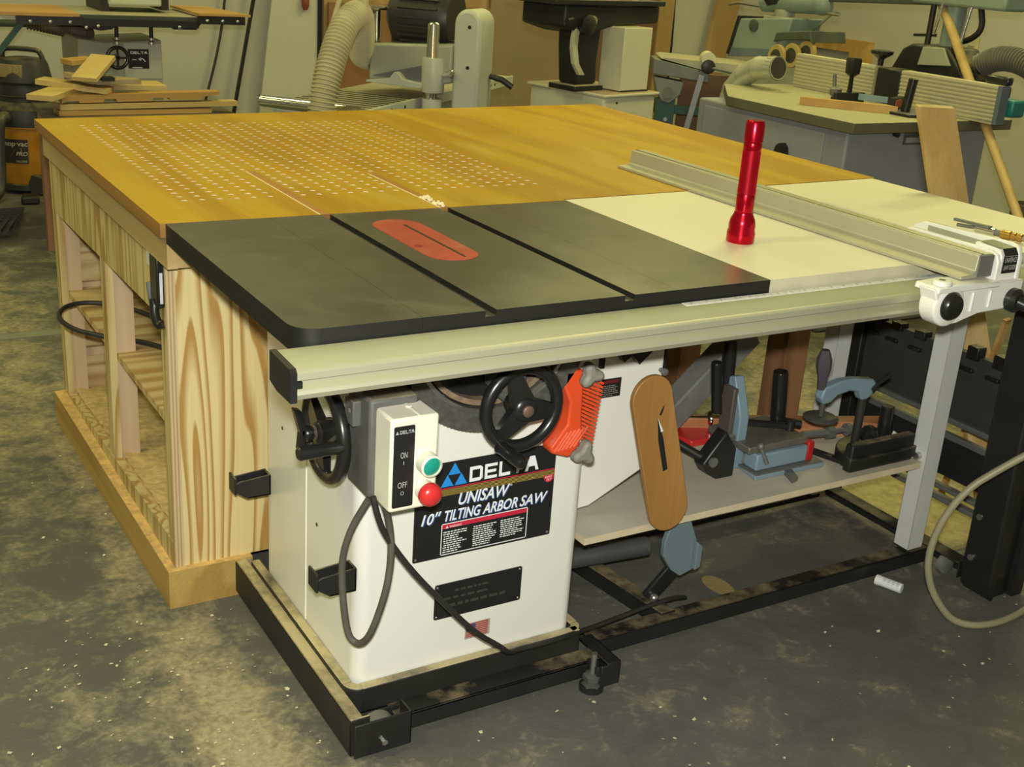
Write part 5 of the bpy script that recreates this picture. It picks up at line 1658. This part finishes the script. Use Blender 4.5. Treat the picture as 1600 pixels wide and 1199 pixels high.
c = MB().lathe([(.012, 0), (.022, .02), (.024, .06), (.012, .10), (.012, .16)], (2.165, 5.52, .955), n=14).box(2.163, 2.167, 5.52, 5.545, 1.10, 1.112)
sheet('red_tool_handle', c, M('dull_red', (.26, .05, .03), .5), 'small red tool handle hanging on the white sheet', 'tool')
f = MB().box(5.94, 5.999, 4.58, 5.40, .84, .925).box(5.94, 5.999, 4.58, 4.75, .0, .84)
sheet('wooden_rack', f, m_scrap2, 'low orange wood rack standing against the right wall', 'rack')
op = thing('outlet_plate', 'tan strip with outlets on the right wall above the dust hose', 'outlet plate', (5.999, 3.76, .80), None)
MB().box(5.985, 5.9995, 3.71, 3.81, .80, 1.055).build('plate', m_outlet, op, bevel=.003)
MB().box(5.982, 5.9852, 3.735, 3.785, .87, .91).box(5.982, 5.9852, 3.735, 3.785, .95, .99).build('socket', M('socket_tan', (.28, .25, .16), .5), op)

# loose sawdust flakes on the concrete
rnd = random.Random(11)
fk = MB()
for i in range(520):
    if i < 260:
        x, y = rnd.gauss(-.05, .22), rnd.uniform(-.45, .75)
    elif i < 400:
        x, y = rnd.uniform(.2, 2.2), rnd.uniform(-.65, .12)
    else:
        x, y = rnd.uniform(-.9, 0), rnd.uniform(.5, 3.2)
    if x > -.02 and y > .72 or (.13 < x < 1.86 and y > .09):
        continue
    s_ = rnd.uniform(.0015, .0045)
    a = rnd.uniform(0, 6.28)
    u = Vector((math.cos(a), math.sin(a), rnd.uniform(-.2, .2))) * s_
    w = Vector((-math.sin(a), math.cos(a), rnd.uniform(-.3, .3))) * s_ * rnd.uniform(.4, 1)
    c = Vector((x, y, .0025))
    fk.add([c - u - w, c + u - w * .6, c + u * .8 + w, c - u * .7 + w], [(0, 1, 2, 3)])
fk.keep = True
tag(fk.build('sawdust_flakes', M('pale_flakes', (.62, .56, .38), .8)), 'pale sawdust flakes scattered over the gray concrete floor', 'sawdust', kind='stuff')
# crumbs in the right saw slot where it meets the wood
fk = MB()
for i in range(26):
    y = .69 + rnd.random() * .10
    s_ = rnd.uniform(.002, .005)
    fk.ball((.600 + rnd.uniform(-.009, .009), y, .8906 + s_ * .5), s_, 6)
tag(fk.build('sawdust_crumbs', m_hole), 'sawdust crumbs in the groove behind the saw slot', 'sawdust', kind='stuff')

for o in bpy.data.objects:
    if '_w' in o:
        del o['_w']
